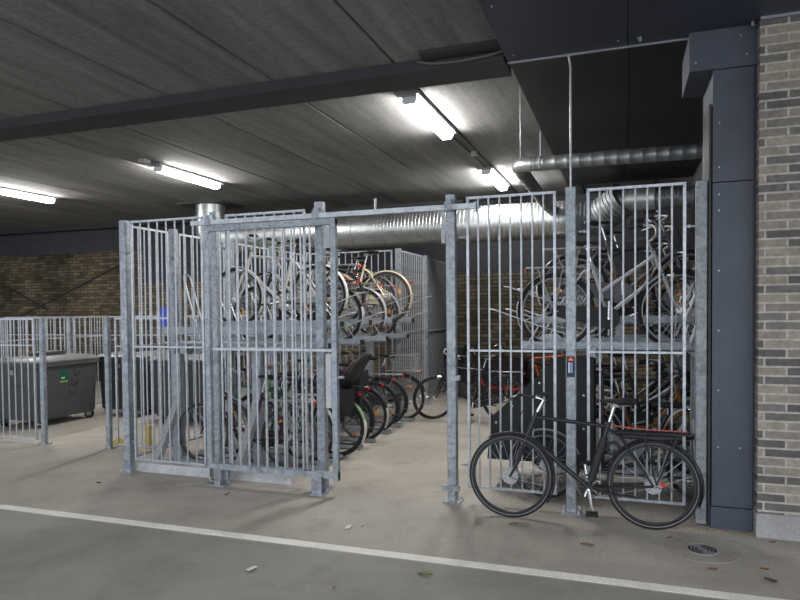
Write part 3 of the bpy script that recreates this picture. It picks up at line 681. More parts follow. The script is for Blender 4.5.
def bike(label, loc, rz, group=None, style='diamond', frame='black', fender='matte_black', saddle='matte_black', bars='city', tyre='rubber', rim='rim',
         wb=1.06, r=TYR, lean=0.0, rack_=True, basket=None, child_seat=False, crate=False, chaincase=True, hub=.03, light=True, steer=0.0, sz=.0, name='bicycle',
         stand=True, strap=False, fender2=None, bag=False, lock=False, rear_reflector=True, bar_scale=1.0, hubmat='alu', stripe=False):
    t = thing(name, label, 'bicycle', loc, rz, group, rot=(lean, 0, rz))
    R = Vector((0, 0, r)); F = Vector((wb, 0, r)); BB = Vector((.47, 0, .282))
    HT = Vector((wb-.213, 0, .86)); HB = Vector((wb-.125, 0, .64)); SC = Vector((.322, 0, .775))
    ax = (HB-HT).normalized()
    mb = MB()
    mb.tube(HT, HB, .021, 10)
    mb.tube(BB, SC+(SC-BB).normalized()*.03, .0165, 10)
    if style == 'diamond':
        mb.tube(SC-(SC-BB)*.02, HT+ax*.045, .0155, 10); mb.tube(BB, HB-ax*.03, .019, 10)
    elif style == 'step':
        mb.tube(BB+(SC-BB)*.48, HT+ax*.03, .0165, 10); mb.tube(BB+(SC-BB)*.06, HB-ax*.04, .019, 10)
    elif style == 'wave':
        mb.path(rounded([BB+(SC-BB)*.05, Vector((.58, 0, .33)), Vector((.70, 0, .44)), HB-ax*.03], .2, 5), .026, 10)
        mb.path(rounded([BB+(SC-BB)*.38, Vector((.62, 0, .46)), HT+ax*.06], .15, 5), .014, 8)
    else:
        mb.path(rounded([BB, Vector((.66, 0, .38)), HB-ax*.03], .15, 5), .018, 10)
        mb.path(rounded([BB+(SC-BB)*.35, Vector((.68, 0, .52)), HT+ax*.05], .15, 5), .016, 10)
    for s in (-1, 1):
        mb.path([BB+Vector((-.03, s*.03, 0)), Vector((.30, s*.045, r-.03)), R+Vector((0, s*.058, 0))], .010, 8)
        mb.path([SC+Vector((0, s*.018, -.03)), Vector((.24, s*.04, .70)), R+Vector((0, s*.058, 0))], .0085, 8)
    mb.disc((BB.x, 0, BB.z), .024, -.035, .035, 14)
    obj('frame', mb, frame, t)
    # steering group is turned about the head axis
    def rot(p):
        if not steer: return Vector(p)
        return HB+Matrix.Rotation(steer, 3, ax*-1) @ (Vector(p)-HB)
    crown = HB+ax*.045
    mb = MB().tube(rot(HB-ax*.01), rot(crown), .019, 10)
    mb.tube(rot(crown+Vector((0, -.05, 0))), rot(crown+Vector((0, .05, 0))), .014, 8)
    for s in (-1, 1):
        mb.path([rot(crown+Vector((0, s*.05, 0))), rot(crown+(F-crown)*.6+Vector((-.012, s*.052, 0))), rot(F+Vector((0, s*.055, 0)))], [.014, .013, .009], 8)
    obj('fork', mb, frame, t)
    # handlebar
    ST = HT-ax*.115; h = sz
    mb = MB().tube(rot(HT), rot(ST+Vector((0, 0, h))), .0125, 10)
    c = ST+Vector((.045, 0, h+.02))
    if bars == 'lead': obj('stem', MB().path([rot(HT+ax*.01), rot(ST+Vector((-.01, 0, h))), rot(c+Vector((.01, 0, 0)))], [.019, .017, .016], 10), 'chrome', t); mb = MB()
    else: mb.path([rot(ST+Vector((0, 0, h-.01))), rot(c)], .013, 8)
    k = bar_scale
    if bars == 'lead': half = []
    elif bars == 'city':
        half = [(0, 0, 0), (.03, .10*k, .02), (.0, .19*k, .045), (-.09, .255*k, .05), (-.20, .285*k, .035)]
    elif bars == 'high':
        half = [(0, 0, 0), (.03, .08*k, .04), (.02, .18*k, .13), (-.06, .27*k, .15), (-.20, .30*k, .13)]
    else:
        half = [(0, 0, 0), (.02, .10*k, .005), (.01, .19*k, .015), (-.015, .245*k, .015), (-.05, .30*k, .01)]
    pts = [] if bars == 'lead' else [c+Vector((x, -y, z)) for x, y, z in reversed(half[1:])]+[c+Vector((x, y, z)) for x, y, z in half]
    if bars == 'lead': pts = [c+Vector(q) for q in ((-.06, -.21, .0), (-.03, -.15, .01), (.0, -.05, .0), (.06, .05, .0), (.12, .11, .03), (.15, .17, .0))]
    pts = [rot(p) for p in pts]
    mb.path(rounded(pts, .05, 3), .011, 8)
    hb = obj('handlebar', mb, 'black' if bars in ('flat', 'lead') else 'iron', t)
    for e0, e1 in ((pts[0], pts[1]), (pts[-1], pts[-2])):
        obj('grip', MB().tube(e0+(e0-e1).normalized()*.005, e0+(e1-e0).normalized()*min(.12, (e1-e0).length*.95), .0165, 10), 'brown' if saddle == 'brown' else 'matte_black', hb)
        q = e0.lerp(e1, .9)
        obj('brake_lever', MB().path([q+Vector((.02, 0, -.005)), q+Vector((.055, 0, -.02)), q+(e0-e1)*.6+Vector((.06, 0, -.035))], .006, 6), 'chrome', hb)
    # brake cable
    mb = MB().path(rounded([pts[1], pts[1]+Vector((.12, .0, -.02)), rot(HB+Vector((.10, .02, .02))), rot(crown+Vector((.03, .03, -.05)))], .12, 5), .0035, 5)
    obj('brake_cable', mb, 'matte_black', t)
    # seat post and saddle
    u = (SC-BB).normalized(); SD = SC+u*(.185+h)
    obj('seat_post', MB().tube(SC, SD, .0135, 10), 'chrome', t)
    S = SD+Vector((-.02, 0, .025)); rings = []
    for x, w, zt, zb in ((-.135, .045, .012, -.02), (-.12, .078, .024, -.03), (-.07, .088, .026, -.034), (-.01, .070, .016, -.034), (.05, .038, .010, -.024), (.10, .024, .008, -.016), (.135, .014, .004, -.012)):
        rings.append([tuple(S+Vector((x, w*cos(a), (zt if sin(a) > 0 else -zb)*sin(a)*1.0))) for a in [2*pi*j/12 for j in range(12)]])
    sd = obj('saddle', MB().loft(rings), saddle, t, 1.2)
    obj('saddle_rails', MB().path([S+Vector((-.09, .03, -.03)), S+Vector((0, .025, -.045)), S+Vector((.08, .01, -.015))], .005, 5).path([S+Vector((-.09, -.03, -.03)), S+Vector((0, -.025, -.045)), S+Vector((.08, -.01, -.015))], .005, 5).disc((SD.x, 0, SD.z-.005), .02, -.03, .03, 10), 'iron', sd)
    # crankset (drive side is -Y)
    ca = radians(-100 if label.startswith('black city bike leaning') else random.uniform(-160, 20))
    cd = Vector((cos(ca), 0, sin(ca)))*.165
    mb = MB().torus((BB.x, -.046, BB.z), .088, .006, 32, 4).disc((BB.x, -.046, BB.z), .03, -.006, .006, 16).tube(BB+Vector((0, -.07, 0)), BB+Vector((0, .07, 0)), .012, 8)
    for j in range(5):
        a = 2*pi*j/5; mb.tube((BB.x, -.046, BB.z), (BB.x+.086*cos(a), -.046, BB.z+.086*sin(a)), .007, 5)
    mb.path([BB+Vector((0, .075, 0)), BB+cd+Vector((0, .085, 0))], [.014, .010], 8).path([BB+Vector((0, -.075, 0)), BB-cd+Vector((0, -.085, 0))], [.014, .010], 8)
    cr = obj('crankset', mb, 'chrome', t)
    for sg, d in ((1, cd), (-1, -cd)):
        q = BB+d+Vector((0, sg*.10, 0)); y0, y1 = sorted((q.y, q.y+sg*.09))
        obj('pedal', MB().box(q.x-.045, q.x-.02, y0, y1, q.z-.012, q.z+.012).box(q.x+.02, q.x+.045, y0, y1, q.z-.012, q.z+.012).box(q.x-.045, q.x+.045, y0, y0+.012, q.z-.010, q.z+.010).box(q.x-.045, q.x+.045, y1-.012, y1, q.z-.010, q.z+.010).tube((q.x, y0-.005, q.z), (q.x, y1, q.z), .007, 6), 'matte_black', cr)
    if chaincase:
        pl = []
        for j in range(9): a = -pi/2+pi*j/8; pl.append((BB.x+.10*cos(a), BB.z+.10*sin(a)))
        for j in range(9): a = pi/2+pi*j/8; pl.append((.02+.055*cos(a), r+.055*sin(a)))
        obj('chain_case', MB().prism(pl, -.066, -.05), fender if fender else 'matte_black', t)
    else:
        mb = MB()
        for sg in (1, -1): mb.tube((BB.x, -.046, BB.z+sg*.088), (0, -.046, r+sg*.034), .005, 4)
        obj('chain', mb.torus((0, -.046, r), .034, .006, 18, 4), 'iron', t)
    rw = wheel(t, 'rear_wheel', 0, r, tyre, rim, hub, random.random(), hubmat)
    fw = wheel(t, 'front_wheel', wb, r, tyre, rim, hub if hub > .04 else .022, random.random(), hubmat)
    if stripe:
        for ww in (rw, fw): link('reflective_stripe', cached('stripe', lambda: MB().torus((0, .0165, 0), r-.024, .0035, 52, 5).torus((0, -.0165, 0), r-.024, .0035, 52, 5).mesh('stripe')), 'mid_grey', ww)
    if steer:
        fw.rotation_mode = 'QUATERNION'
        mt = Matrix.Rotation(steer, 3, ax*-1); fw.location = rot(F); fw.rotation_quaternion = mt.to_quaternion()
    f2 = fender2 or fender
    if fender:
        mb = MB().band((0, 0, r), r+.016, -5 if False else 20, 205, .056, 26)
        rm = obj('rear_mudguard', mb, fender, t)
        a = radians(195)
        obj('stay', MB().tube((0, .05, r), ((r+.012)*cos(a), .028, r+(r+.012)*sin(a)), .003, 5).tube((0, -.05, r), ((r+.012)*cos(a), -.028, r+(r+.012)*sin(a)), .003, 5), 'black' if stripe else 'iron', rm)
        if f2 != fender: obj('mudguard_tip', MB().band((0, 0, r), r+.018, 165, 207, .058, 8), f2, rm)
        if not steer:
            fm = obj('front_mudguard', MB().band((wb, 0, r), r+.016, 60, 213, .056, 22), fender, t)
            a = radians(203)
            obj('stay', MB().tube((wb, .05, r), (wb+(r+.012)*cos(a), .028, r+(r+.012)*sin(a)), .003, 5).tube((wb, -.05, r), (wb+(r+.012)*cos(a), -.028, r+(r+.012)*sin(a)), .003, 5), 'black' if stripe else 'iron', fm)
    zr = 2*r+.055
    if rack_:
        mb = MB().path(rounded([(.26, -.05, zr), (-.27, -.06, zr), (-.27, .06, zr), (.26, .05, zr)], .03, 3), .007, 6)
        for y in (-.02, .02): mb.tube((.24, y, zr), (-.27, y, zr), .005, 5)
        mb.tube((.05, -.055, zr), (.05, .055, zr), .005, 5).tube((.05-.2, -.058, zr), (-.15, .058, zr), .005, 5)
        for s in (-1, 1):
            mb.tube((-.02, s*.058, r+.01), (-.17, s*.058, zr), .006, 6).tube((-.02, s*.058, r+.01), (.07, s*.055, zr), .006, 6)
        mb.tube((.25, .03, zr), SC+Vector((-.02, .02, -.06)), .006, 6).tube((.25, -.03, zr), SC+Vector((-.02, -.02, -.06)), .006, 6)
        lr = obj('luggage_rack', mb, 'black' if frame in ('black', 'pale_green') else 'iron', t)
        if rear_reflector: obj('rear_light', MB().box(-.292, -.276, -.034, .034, zr-.035, zr-.005), 'red_lens', lr)
        if strap:
            o = obj('strap', MB().path([(.30, .0, zr+.045), (.1, .03, zr+.03), (-.24, .02, zr+.02)], .0045, 6), 'strap_red', lr)
            obj('rack_bundle', MB().path([(.22, 0, zr-.03), (-.05, 0, zr-.035), (-.2, 0, zr-.03)], [.02, .03, .018], 8), 'matte_black', lr)
    elif fender and rear_reflector:
        a = radians(150)
        obj('rear_light', MB().disc(((r+.04)*cos(a), 0, r+(r+.04)*sin(a)), .016, -.016, .016, 12), 'red_lens', t)
    if light:
        q = rot(HB+Vector((.06, 0, .02)))
        mb = MB().tube(q+Vector((-.045, 0, 0)), q+Vector((.015, 0, 0)), .016, 12, .032)
        hl = obj('front_light', mb, 'chrome', t)
        obj('lens', MB().tube(q+Vector((.015, 0, 0)), q+Vector((.022, 0, 0)), .030, 12), 'clear_lens', hl)
    # spoke reflectors
    for xx in (0, wb):
        if steer and xx: continue
        a = random.uniform(0, 6.28)
        if stripe: continue
        obj('spoke_reflector', MB().box(-.035, .035, -.012, .012, -.012, .012, Matrix.Translation((xx+.2*cos(a), 0, r+.2*sin(a))) @ Matrix.Rotation(-a+pi/2, 4, 'Y')), 'amber', t)
    if stand:
        obj('kickstand', MB().path([(.36, .05, .27), (.25, .12, .02)], .009, 6) if False else MB().path([(.38, .05, .27), (.12, .075, .25)], .009, 6), 'black', t)
    if basket:
        if basket == 'rear': bx0, bx1, z0, z1, w = -.24, .16, zr+.01, zr+.24, .16
        else: bx0, bx1, z0, z1, w = wb-.06, wb+.24, .82, 1.06, .18
        mb = MB()
        for kk in range(5):
            f = kk/4; g = .82+.18*f; cx = (bx0+bx1)/2; hx = (bx1-bx0)/2*g; hw = w*g; z = z0+(z1-z0)*f
            mb.path([(cx-hx, -hw, z), (cx+hx, -hw, z), (cx+hx, hw, z), (cx-hx, hw, z)], (.009 if kk == 4 else .0045), 5, closed=True)
        cx = (bx0+bx1)/2; hx = (bx1-bx0)/2
        for kk in range(9):
            f = -1+kk/4
            for s in (-1, 1):
                mb.tube((cx+f*hx*.82, s*w*.82, z0), (cx+f*hx, s*w, z1), .003, 4)
                mb.tube((cx+s*hx*.82, f*w*.82, z0), (cx+s*hx, f*w, z1), .003, 4)
            mb.tube((cx+f*hx*.82, -w*.82, z0), (cx+f*hx*.82, w*.82, z0), .003, 4)
        obj('basket', mb, 'galv_bar', t)
    if crate:
        mb = MB(); z0 = zr+.01; z1 = zr+.02
        obj('pannier', MB().loft([[(-.24, -.17, zr-.25), (.16, -.17, zr-.25), (.16, -.075, zr-.25), (-.24, -.075, zr-.25)], [(-.27, -.19, zr+.05), (.2, -.19, zr+.05), (.2, -.07, zr+.05), (-.27, -.07, zr+.05)]]), 'matte_black', t)
        obj('pannier', MB().loft([[(-.24, .075, zr-.25), (.16, .075, zr-.25), (.16, .17, zr-.25), (-.24, .17, zr-.25)], [(-.27, .07, zr+.05), (.2, .07, zr+.05), (.2, .19, zr+.05), (-.27, .19, zr+.05)]]), 'matte_black', t)
    if child_seat:
        z = zr+.03
        def sec(x, zz, w, d): return [(x, -w, zz), (x+d, -w*.75, zz), (x+d, w*.75, zz), (x, w, zz), (x-.035, w*.7, zz-.01), (x-.035, -w*.7, zz-.01)]
        cs = obj('child_seat', MB().loft([sec(-.10, z+.02, .13, .06), sec(-.20, z+.13, .155, .09), sec(-.29, z+.27, .155, .08), sec(-.36, z+.37, .12, .05), sec(-.39, z+.41, .06, .03)])
                 .box(-.12, .14, -.14, .14, z, z+.05).loft([[(-.1, s*.15, z+.03), (.14, s*.15, z+.03), (.10, s*.165, z+.17), (-.15, s*.17, z+.20)] for s in (-1, -.86)]).loft([[(-.1, s*.15, z+.03), (.14, s*.15, z+.03), (.10, s*.165, z+.17), (-.15, s*.17, z+.20)] for s in (.86, 1)]), 'matte_black', t)
        for s in (-1, 1):
            obj('foot_rest', MB().box(.10, .16, s*.16-.02, s*.16+.02, zr-.30, zr+.10).box(.10, .24, s*.17-.035, s*.17+.035, zr-.32, zr-.29), 'matte_black', cs)
        obj('harness', MB().path([(-.24, .05, z+.33), (-.12, .04, z+.18), (.0, .02, z+.08)], .010, 6).path([(-.24, -.05, z+.33), (-.12, -.04, z+.18), (.0, -.02, z+.08)], .010, 6), 'strap_red', cs)
    if lock:
        obj('frame_lock', MB().torus((.285, 0, .60), .045, .012, 20, 6), 'matte_black', t)
    if bag:
        obj('saddle_bag', MB().cbox(-.26, .14, -.12, .12, zr+.01, zr+.20, .04), 'matte_black', t)
    return t

# the black city bike in front of the fence
mbk = bike('black city bike leaning on the outside of the fence, in front of all others', (.192, 5.20, 0), pi+.03, frame='black', fender='matte_black', saddle='matte_black', bars='lead', hub=.064,
     lean=radians(1.6), chaincase=False, rack_=True, strap=True, lock=True, light=False, wb=1.072, r=.338, rim='dark_rim', sz=-.01, rear_reflector=False, hubmat='drum', stripe=True)
obj('hub_light', MB().disc((-.06, .075, .36), .016, -.02, .02, 10), 'red_lens', mbk)
obj('battery_pack', MB().path([(.452, 0, .34), (.352, 0, .68)], .030, 10), 'matte_black', mbk)

G1 = 'bikes on the lower tier of the left rack'
G2 = 'bikes on the upper tier of the left rack'
G3 = 'bikes on the upper tier of the right rack'
G4 = 'bikes on the lower tier of the right rack'
def left(x, y, z, label, g, jitter=.0, **kw):
    kw.setdefault('bar_scale', .75)
    return bike(label, (x, y, z), pi+jitter, g, **kw)
low = .013
left(-3.34, 6.0, low, 'silver rimmed bike nearest the camera on the left lower tier, amber reflectors', G1, .02, frame='plum', style='step', fender=None, tyre='rubber_grey', saddle='matte_black', r=.335)
left(-3.32, 6.35, low, 'green bottle coloured bike second from the camera on the left lower tier', G1, -.03, frame='bottle', style='diamond', fender='silver')
left(-3.12, 6.70, low, 'pale green bike with white mudguard tip, child seat and black panniers', G1, .0, frame='pale_green', style='step', fender='pale_green', fender2='white_lacquer', saddle='brown', child_seat=True, crate=True, rim='dark_rim')
left(-3.22, 7.20, low, 'dark bike directly behind the child seat bike on the lower tier', G1, .02, frame='navy', fender='matte_black', style='diamond', bag=True)
left(-3.19, 7.62, low, 'black bike fourth from the aisle end on the lower tier, silver rear mudguard', G1, -.02, frame='black', fender='matte_black', style='wave', fender2='silver')
left(-3.25, 8.20, low, 'black bike third from the aisle end on the lower tier, black mudguards', G1, .03, frame='black', fender='matte_black', style='diamond')
left(-3.30, 8.72, low, 'blue bike second from the aisle end on the lower tier', G1, 0, frame='blue_lacquer', fender='matte_black', style='diamond')
left(-3.20, 9.25, low, 'bike with wire basket and silver mudguard at the aisle end, lower tier', G1, .02, frame='dark_grey', fender='matte_black', fender2='silver', style='step', basket='rear')

zl, zh = 1.285, 1.505
ub = [(-3.27, 1, dict(frame='white_lacquer', style='diamond', fender='white_lacquer', rack_=False), 'white bike with white mudguards, nearest the camera on the left upper tier'),
      (-3.26, 0, dict(frame='black', style='dutch', fender='matte_black', fender2='silver'), 'black bike with red lamp and silver mudguard tip, second on the upper tier'),
      (-3.40, 1, dict(frame='silver', style='wave', fender=None, basket=None), 'silver bike without mudguards, third on the left upper tier'),
      (-3.29, 0, dict(frame='mid_grey', style='diamond', fender='silver', tyre='rubber_grey'), 'grey bike with silver mudguards, fourth on the left upper tier'),
      (-3.085, 1, dict(frame='cream', style='step', fender='cream', rack_=False, tyre='rubber_grey', r=.35), 'beige step through bike with cream mudguard, standing highest by the aisle'),
      (-3.40, 0, dict(frame='brown_lacquer', style='diamond', fender='silver'), 'brown bike behind the beige one on the left upper tier'),
      (-3.60, 1, dict(frame='dark_red', style='wave', fender='mid_grey'), 'dark red bike last on the left upper tier, grey mudguard')]
for (x, hi, kw, lb), y in zip(ub, UL[1:]):
    left(x, y, zh if hi else zl, lb, G2, random.uniform(-.015, .015), **kw)

def right(x, y, z, label, g, j=0, **kw):
    kw.setdefault('bar_scale', .75)
    return bike(label, (x, y, z), j, g, **kw)
rb = [(-.62, 0, dict(frame='silver', style='step', fender='matte_black', fender2='silver', tyre='rubber', bars='high', chaincase=True, r=.35), 'silver low step bike nearest the fence on the right upper tier'),
      (-.50, 1, dict(frame='dark_grey', style='diamond', fender='dark_grey', fender2='white_lacquer'), 'dark bike with white mudguard tip, second on the right upper tier'),
      (-.45, 0, dict(frame='ochre', style='step', fender='matte_black'), 'ochre bike, third on the right upper tier behind the fence'),
      (-.40, 1, dict(frame='black', style='diamond', fender='matte_black'), 'black bike high on the right upper tier behind the silver one'),
      (-.55, 0, dict(frame='teal', style='dutch', fender='matte_black'), 'teal bike deep on the right upper tier')]
for (x, hi, kw, lb), y in zip(rb, UR):
    kw = dict(kw); kw['r'] = kw.get('r', .34)
    right(x, y+.02, (1.60-.065) if hi else (1.37-.065), lb, G3, random.uniform(-.02, .02), **kw)
right(-.38, 6.9, low, 'ochre bike nearest the fence on the right lower tier', G4, .03, frame='ochre', style='wave', fender='silver', saddle='matte_black')
right(-.35, 7.56, low, 'silver bike on the right lower tier behind the black cargo box', G4, -.03, frame='silver', style='step', fender='silver')
right(-.42, 7.89, low+.2, 'brown bike raised on the right lower tier, fourth from the fence', G4, .02, frame='brown_lacquer', style='diamond', fender='matte_black')
right(-.45, 8.55, low+.2, 'grey bike furthest back on the right lower tier', G4, 0, frame='mid_grey', style='diamond', fender='matte_black')
right(-.30, 7.23, low+.2, 'black bike squeezed between ochre and silver bikes on the right lower tier', G4, .02, frame='black', style='dutch', fender='matte_black')
right(-.5, 8.22, low, 'navy bike with bag on the right lower tier', G4, -.02, frame='navy', style='diamond', fender='matte_black', bag=True)
bike('black bike parked alone at the far end of the aisle', (-1.70, 9.55, 0), pi+.12, None, frame='black', fender='matte_black', style='diamond', rim='dark_rim', steer=.5, basket=None)

# black cargo tricycle with wedge box behind the right fence
t = thing('cargo_tricycle', 'black cargo tricycle with big wedge shaped box behind the front fence', 'cargo tricycle', (-.30, 6.0, 0))
def lx(x): return x+.30
box = [(-1.23, .28), (-.28, .28), (-.28, 1.24), (-.56, 1.24), (-1.20, .66), (-1.20, .52)]
obj('box', MB().prism([(lx(x), z) for x, z in box], -.02, .60), 'board_black', t)
edge = MB()
ring = [(lx(x), z) for x, z in box]
for a, b in zip(ring, ring[1:]+ring[:1]): edge.path([(a[0], -.022, a[1]), (b[0], -.022, b[1])], .007, 4)
obj('edge_trim', edge, 'matte_black', t)
mb = MB()
for x, z in ((-.50, 1.12), (-.75, 1.0), (-1.0, .78), (-1.15, .62), (-.5, .40), (-.8, .40), (-1.1, .40), (-.36, .9), (-.36, .6)): mb.disc((lx(x), -.02, z), .010, -.006, 0, 8)
obj('rivet', mb, 'alu', t)
for yy in (-.20, .66):
    w = link('front_wheel', cached(('tyre', 'rubber', .30), lambda: MB().torus((0, 0, 0), .30-.0195, .0195, 48, 8).mesh('tyre')), 'rubber', t)
    w.location = (lx(-.68), yy, .30)
    link('rim', cached(('rim', 'alu', .30), lambda: MB().torus((0, 0, 0), .256, .0105, 48, 6).mesh('rim')), 'rim', w)
    def sp3():
        mb = MB()
        for i in range(24):
            a = 2*pi*i/24; b = a+(.55 if i % 4 < 2 else -.55); sd = .022 if i % 2 else -.022
            mb.tube((.03*cos(b), sd, .03*sin(b)), (.248*cos(a), 0, .248*sin(a)), .0015, 3)
        return mb.mesh('spokes')
    link('spokes', cached('sp3', sp3), 'spoke', w)
    link('hub', cached('hub3', lambda: MB().disc((0, 0, 0), .045, -.03, .03, 20).tube((0, -.06, 0), (0, .06, 0), .012, 8).mesh('hub')), 'alu', w)
    mg = obj('mudguard', MB().band((lx(-.68), yy, .30), .318, 20, 200, .045, 22), 'mid_grey', t)
obj('axle_frame', MB().tube((lx(-.68), -.20, .30), (lx(-.68), .66, .30), .016, 8).path(rounded([(lx(-.68), .06, .26), (lx(-.2), .06, .22), (lx(.12), .06, .30), (lx(.34), .06, .75)], .12, 4), .022, 10).tube((lx(.12), .06, .30), (lx(.62), .06, .33), .016, 8), 'black', t)
sd = obj('saddle', MB().loft([[(lx(.34)+x, .06+w*cos(a), .83+.025*sin(a)) for a in [2*pi*j/10 for j in range(10)]] for x, w in ((-.13, .015), (-.05, .035), (.03, .08), (.10, .08), (.13, .04))]), 'matte_black', t)
obj('seat_post', MB().tube((lx(.34), .06, .74), (lx(.34), .06, .815), .013, 8), 'chrome', t)
obj('handlebar', MB().path(rounded([(lx(-.22), .06, 1.0), (lx(-.2), .06, 1.1), (lx(-.2), -.1, 1.12), (lx(-.14), -.26, 1.12)], .05, 3), .012, 8).path(rounded([(lx(-.2), .06, 1.1), (lx(-.2), .22, 1.12), (lx(-.14), .38, 1.12)], .05, 3), .012, 8).tube((lx(-.2), .06, 1.1), (lx(-.2), .06, .25), .016, 8), 'black', t)
w = link('rear_wheel', cached(('tyre', 'rubber', .30), lambda: None), 'rubber', t); w.location = (lx(.62), .06, .30)
link('rim', CACHE[('rim', 'alu', .30)], 'rim', w); link('spokes', CACHE['sp3'], 'spoke', w); link('hub', CACHE['hub3'], 'alu', w)

# long cargo bike with red frame at the far brick wall
t = thing('cargo_bike', 'black long cargo bike with bright red low frame at the back wall', 'cargo bike', (-2.75, 11.75, 0), 0)
wheel(t, 'front_wheel', 0, .26, 'rubber', 'dark_rim'); wheel(t, 'rear_wheel', 1.95, .33, 'rubber', 'dark_rim')
obj('frame', MB().path(rounded([(.0, -.06, .26), (.12, 0, .55), (.28, 0, .42)], .08, 4), .025, 10).path([(1.2, 0, .27), (1.05, 0, .75)], .024, 10).path([(1.38, 0, .3), (1.5, 0, .80)], .02, 10).path([(1.05, 0, .74), (1.5, 0, .68)], .03, 10).path([(1.5, 0, .70), (1.95, -.06, .33)], .014, 8).path([(1.2, 0, .26), (1.38, 0, .30), (1.95, -.06, .33)], .022, 8), 'matte_black', t)
obj('low_frame_tube', MB().path(rounded([(.24, -.12, .42), (.30, -.12, .27), (1.0, -.12, .25), (1.25, -.05, .30)], .08, 4), .035, 10), 'red_lacquer', t)
def rg(a, b, c, d, z): return [(a, c, z), (b, c, z), (b, d, z), (a, d, z)]
obj('cargo_tub', MB().loft([rg(.32, 1.0, -.24, .24, .33), rg(.22, 1.06, -.30, .30, .75), rg(.20, 1.07, -.31, .31, .77)]), 'board_black', t)
obj('front_guard', MB().path(rounded([(.10, -.25, .45), (.0, -.25, .9), (.0, .25, .9), (.10, .25, .45)], .05, 3), .015, 8), 'matte_black', t)
obj('handlebar', MB().path(rounded([(1.04, 0, .74), (1.0, 0, 1.05), (1.05, -.15, 1.08), (1.2, -.3, 1.07)], .05, 3), .013, 8).path(rounded([(1.0, 0, 1.05), (1.05, .15, 1.08), (1.2, .3, 1.07)], .05, 3), .013, 8), 'matte_black', t)
obj('seat_post', MB().tube((1.5, 0, .78), (1.56, 0, .93), .014, 8), 'chrome', t)
obj('saddle', MB().loft([[(1.56+x, w*cos(a), .95+.025*sin(a)) for a in [2*pi*j/10 for j in range(10)]] for x, w in ((-.14, .015), (-.05, .035), (.03, .08), (.10, .08), (.13, .04))]), 'matte_black', t)
obj('luggage_rack', MB().path(rounded([(1.55, -.06, .74), (2.2, -.06, .74), (2.2, .06, .74), (1.55, .06, .74)], .03, 3), .01, 6).tube((1.95, -.06, .33), (2.0, -.06, .74), .008, 6).tube((1.95, .06, .33), (2.0, .06, .74), .008, 6), 'matte_black', t)
obj('kickstand', MB().path([(.95, -.1, .26), (.9, -.16, .01)], .012, 6).path([(.95, .1, .26), (.9, .16, .01)], .012, 6), 'iron', t)
bike('orange bike standing behind the cargo box near the back wall', (-1.95, 12.1, 0), 0, None, frame='orange', fender='matte_black', style='diamond')
bike('black bike half hidden between gateway post and red cargo bike', (-3.05, 12.15, 0), .0, None, frame='black', fender='matte_black', style='diamond', bag=True)

# ------------------------------------------------------------------ floor details
t = thing('painted_line', 'long white painted line crossing the floor in front', 'painted line', (0, 4.11, 0))
obj('paint', MB().add([(-5.25, -.03, .0), (7.5, -.03, .0), (7.5, .062, .0), (-5.17, .062, .0), (-5.25, -.03, .003), (7.5, -.03, .003), (7.5, .062, .003), (-5.17, .062, .003)],
    [(3, 2, 1, 0), (4, 5, 6, 7), (0, 1, 5, 4), (1, 2, 6, 5), (2, 3, 7, 6), (3, 0, 4, 7)]), 'paint_white', t)
t = thing('floor_drain', 'round cast iron floor drain with curved slots near the pillar', 'drain', (.495, 4.86, 0), .5)
t.scale = (.88, .88, 1)
obj('concrete_collar', MB().cyl((0, 0), .27, 0, .003, 40), 'plinth' if False else 'concrete_floor', t)
obj('frame', MB().path([(.118*cos(2*pi*i/32), .118*sin(2*pi*i/32), .004) for i in range(32)], .006, 6, closed=True), 'iron', t)
gr = obj('grate', MB().cyl((0, 0), .115, .003, .007, 32), 'iron', t)
for j, rr in enumerate((.045, .07, .095)):
    for a0 in (-60, 120):
        n = 8; vs = []
        for i in range(n+1):
            a = radians(a0+120*i/n)
            vs += [((rr-.008)*cos(a), (rr-.008)*sin(a), .0075), ((rr+.008)*cos(a), (rr+.008)*sin(a), .0075)]
        m = MB().add(vs, [(2*i, 2*i+1, 2*i+3, 2*i+2) for i in range(n)])
        m.add([(x, y, .0065) for x, y, z in vs], [(2*i, 2*i+2, 2*i+3, 2*i+1) for i in range(n)])
        obj('slot', m, 'void', gr)
def leaf(x, y, L, w, rz, mat, label, cat='leaf', group='fallen leaves on the floor', name='fallen_leaf'):
    n = 7; top = []; vs = []; fs = []
    for i in range(n):
        f = i/(n-1); hw = w*sin(pi*min(1, f*.92+.06))**.8*(1+.2*sin(9*f+x)); zz = .004+.012*f*f+.004*sin(5*f+x)
        vs += [(L*(f-.5), -hw, zz+.006), (L*(f-.5), 0, zz), (L*(f-.5), hw, zz+.008)]
    k = len(vs); vs += [(a, b, c-.0012) for a, b, c in vs]
    for i in range(n-1):
        for j in range(2):
            q = (i*3+j, i*3+j+1, i*3+j+4, i*3+j+3); fs.append(q); fs.append(tuple(k+v for v in reversed(q)))
    o = obj(name, MB().add(vs, fs), mat); o.location = (x, y, .001); o.rotation_euler = (0, 0, rz)
    return tag(o, label, cat, group)
leaf(-1.20, 3.86, .11, .018, -.2, 'leaf_green', 'green leaf on the asphalt just below the white line')
leaf(-2.29, 3.59, .075, .028, .4, 'paper', 'pale scrap of paper on the asphalt left of centre', 'scrap', 'paper scraps on the floor', 'paper_scrap')
leaf(-2.02, 4.52, .06, .022, .9, 'paper', 'small pale scrap on the concrete above the white line', 'scrap', 'paper scraps on the floor', 'paper_scrap')
leaf(-1.93, 4.60, .035, .015, .1, 'paper', 'tiny pale scrap next to another above the white line', 'scrap', 'paper scraps on the floor', 'paper_scrap')
leaf(.52, 4.50, .06, .012, .1, 'leaf_brown', 'thin brown leaf just below the floor drain')
leaf(.83, 4.60, .05, .010, -.3, 'leaf_brown', 'small brown leaf right of the floor drain')
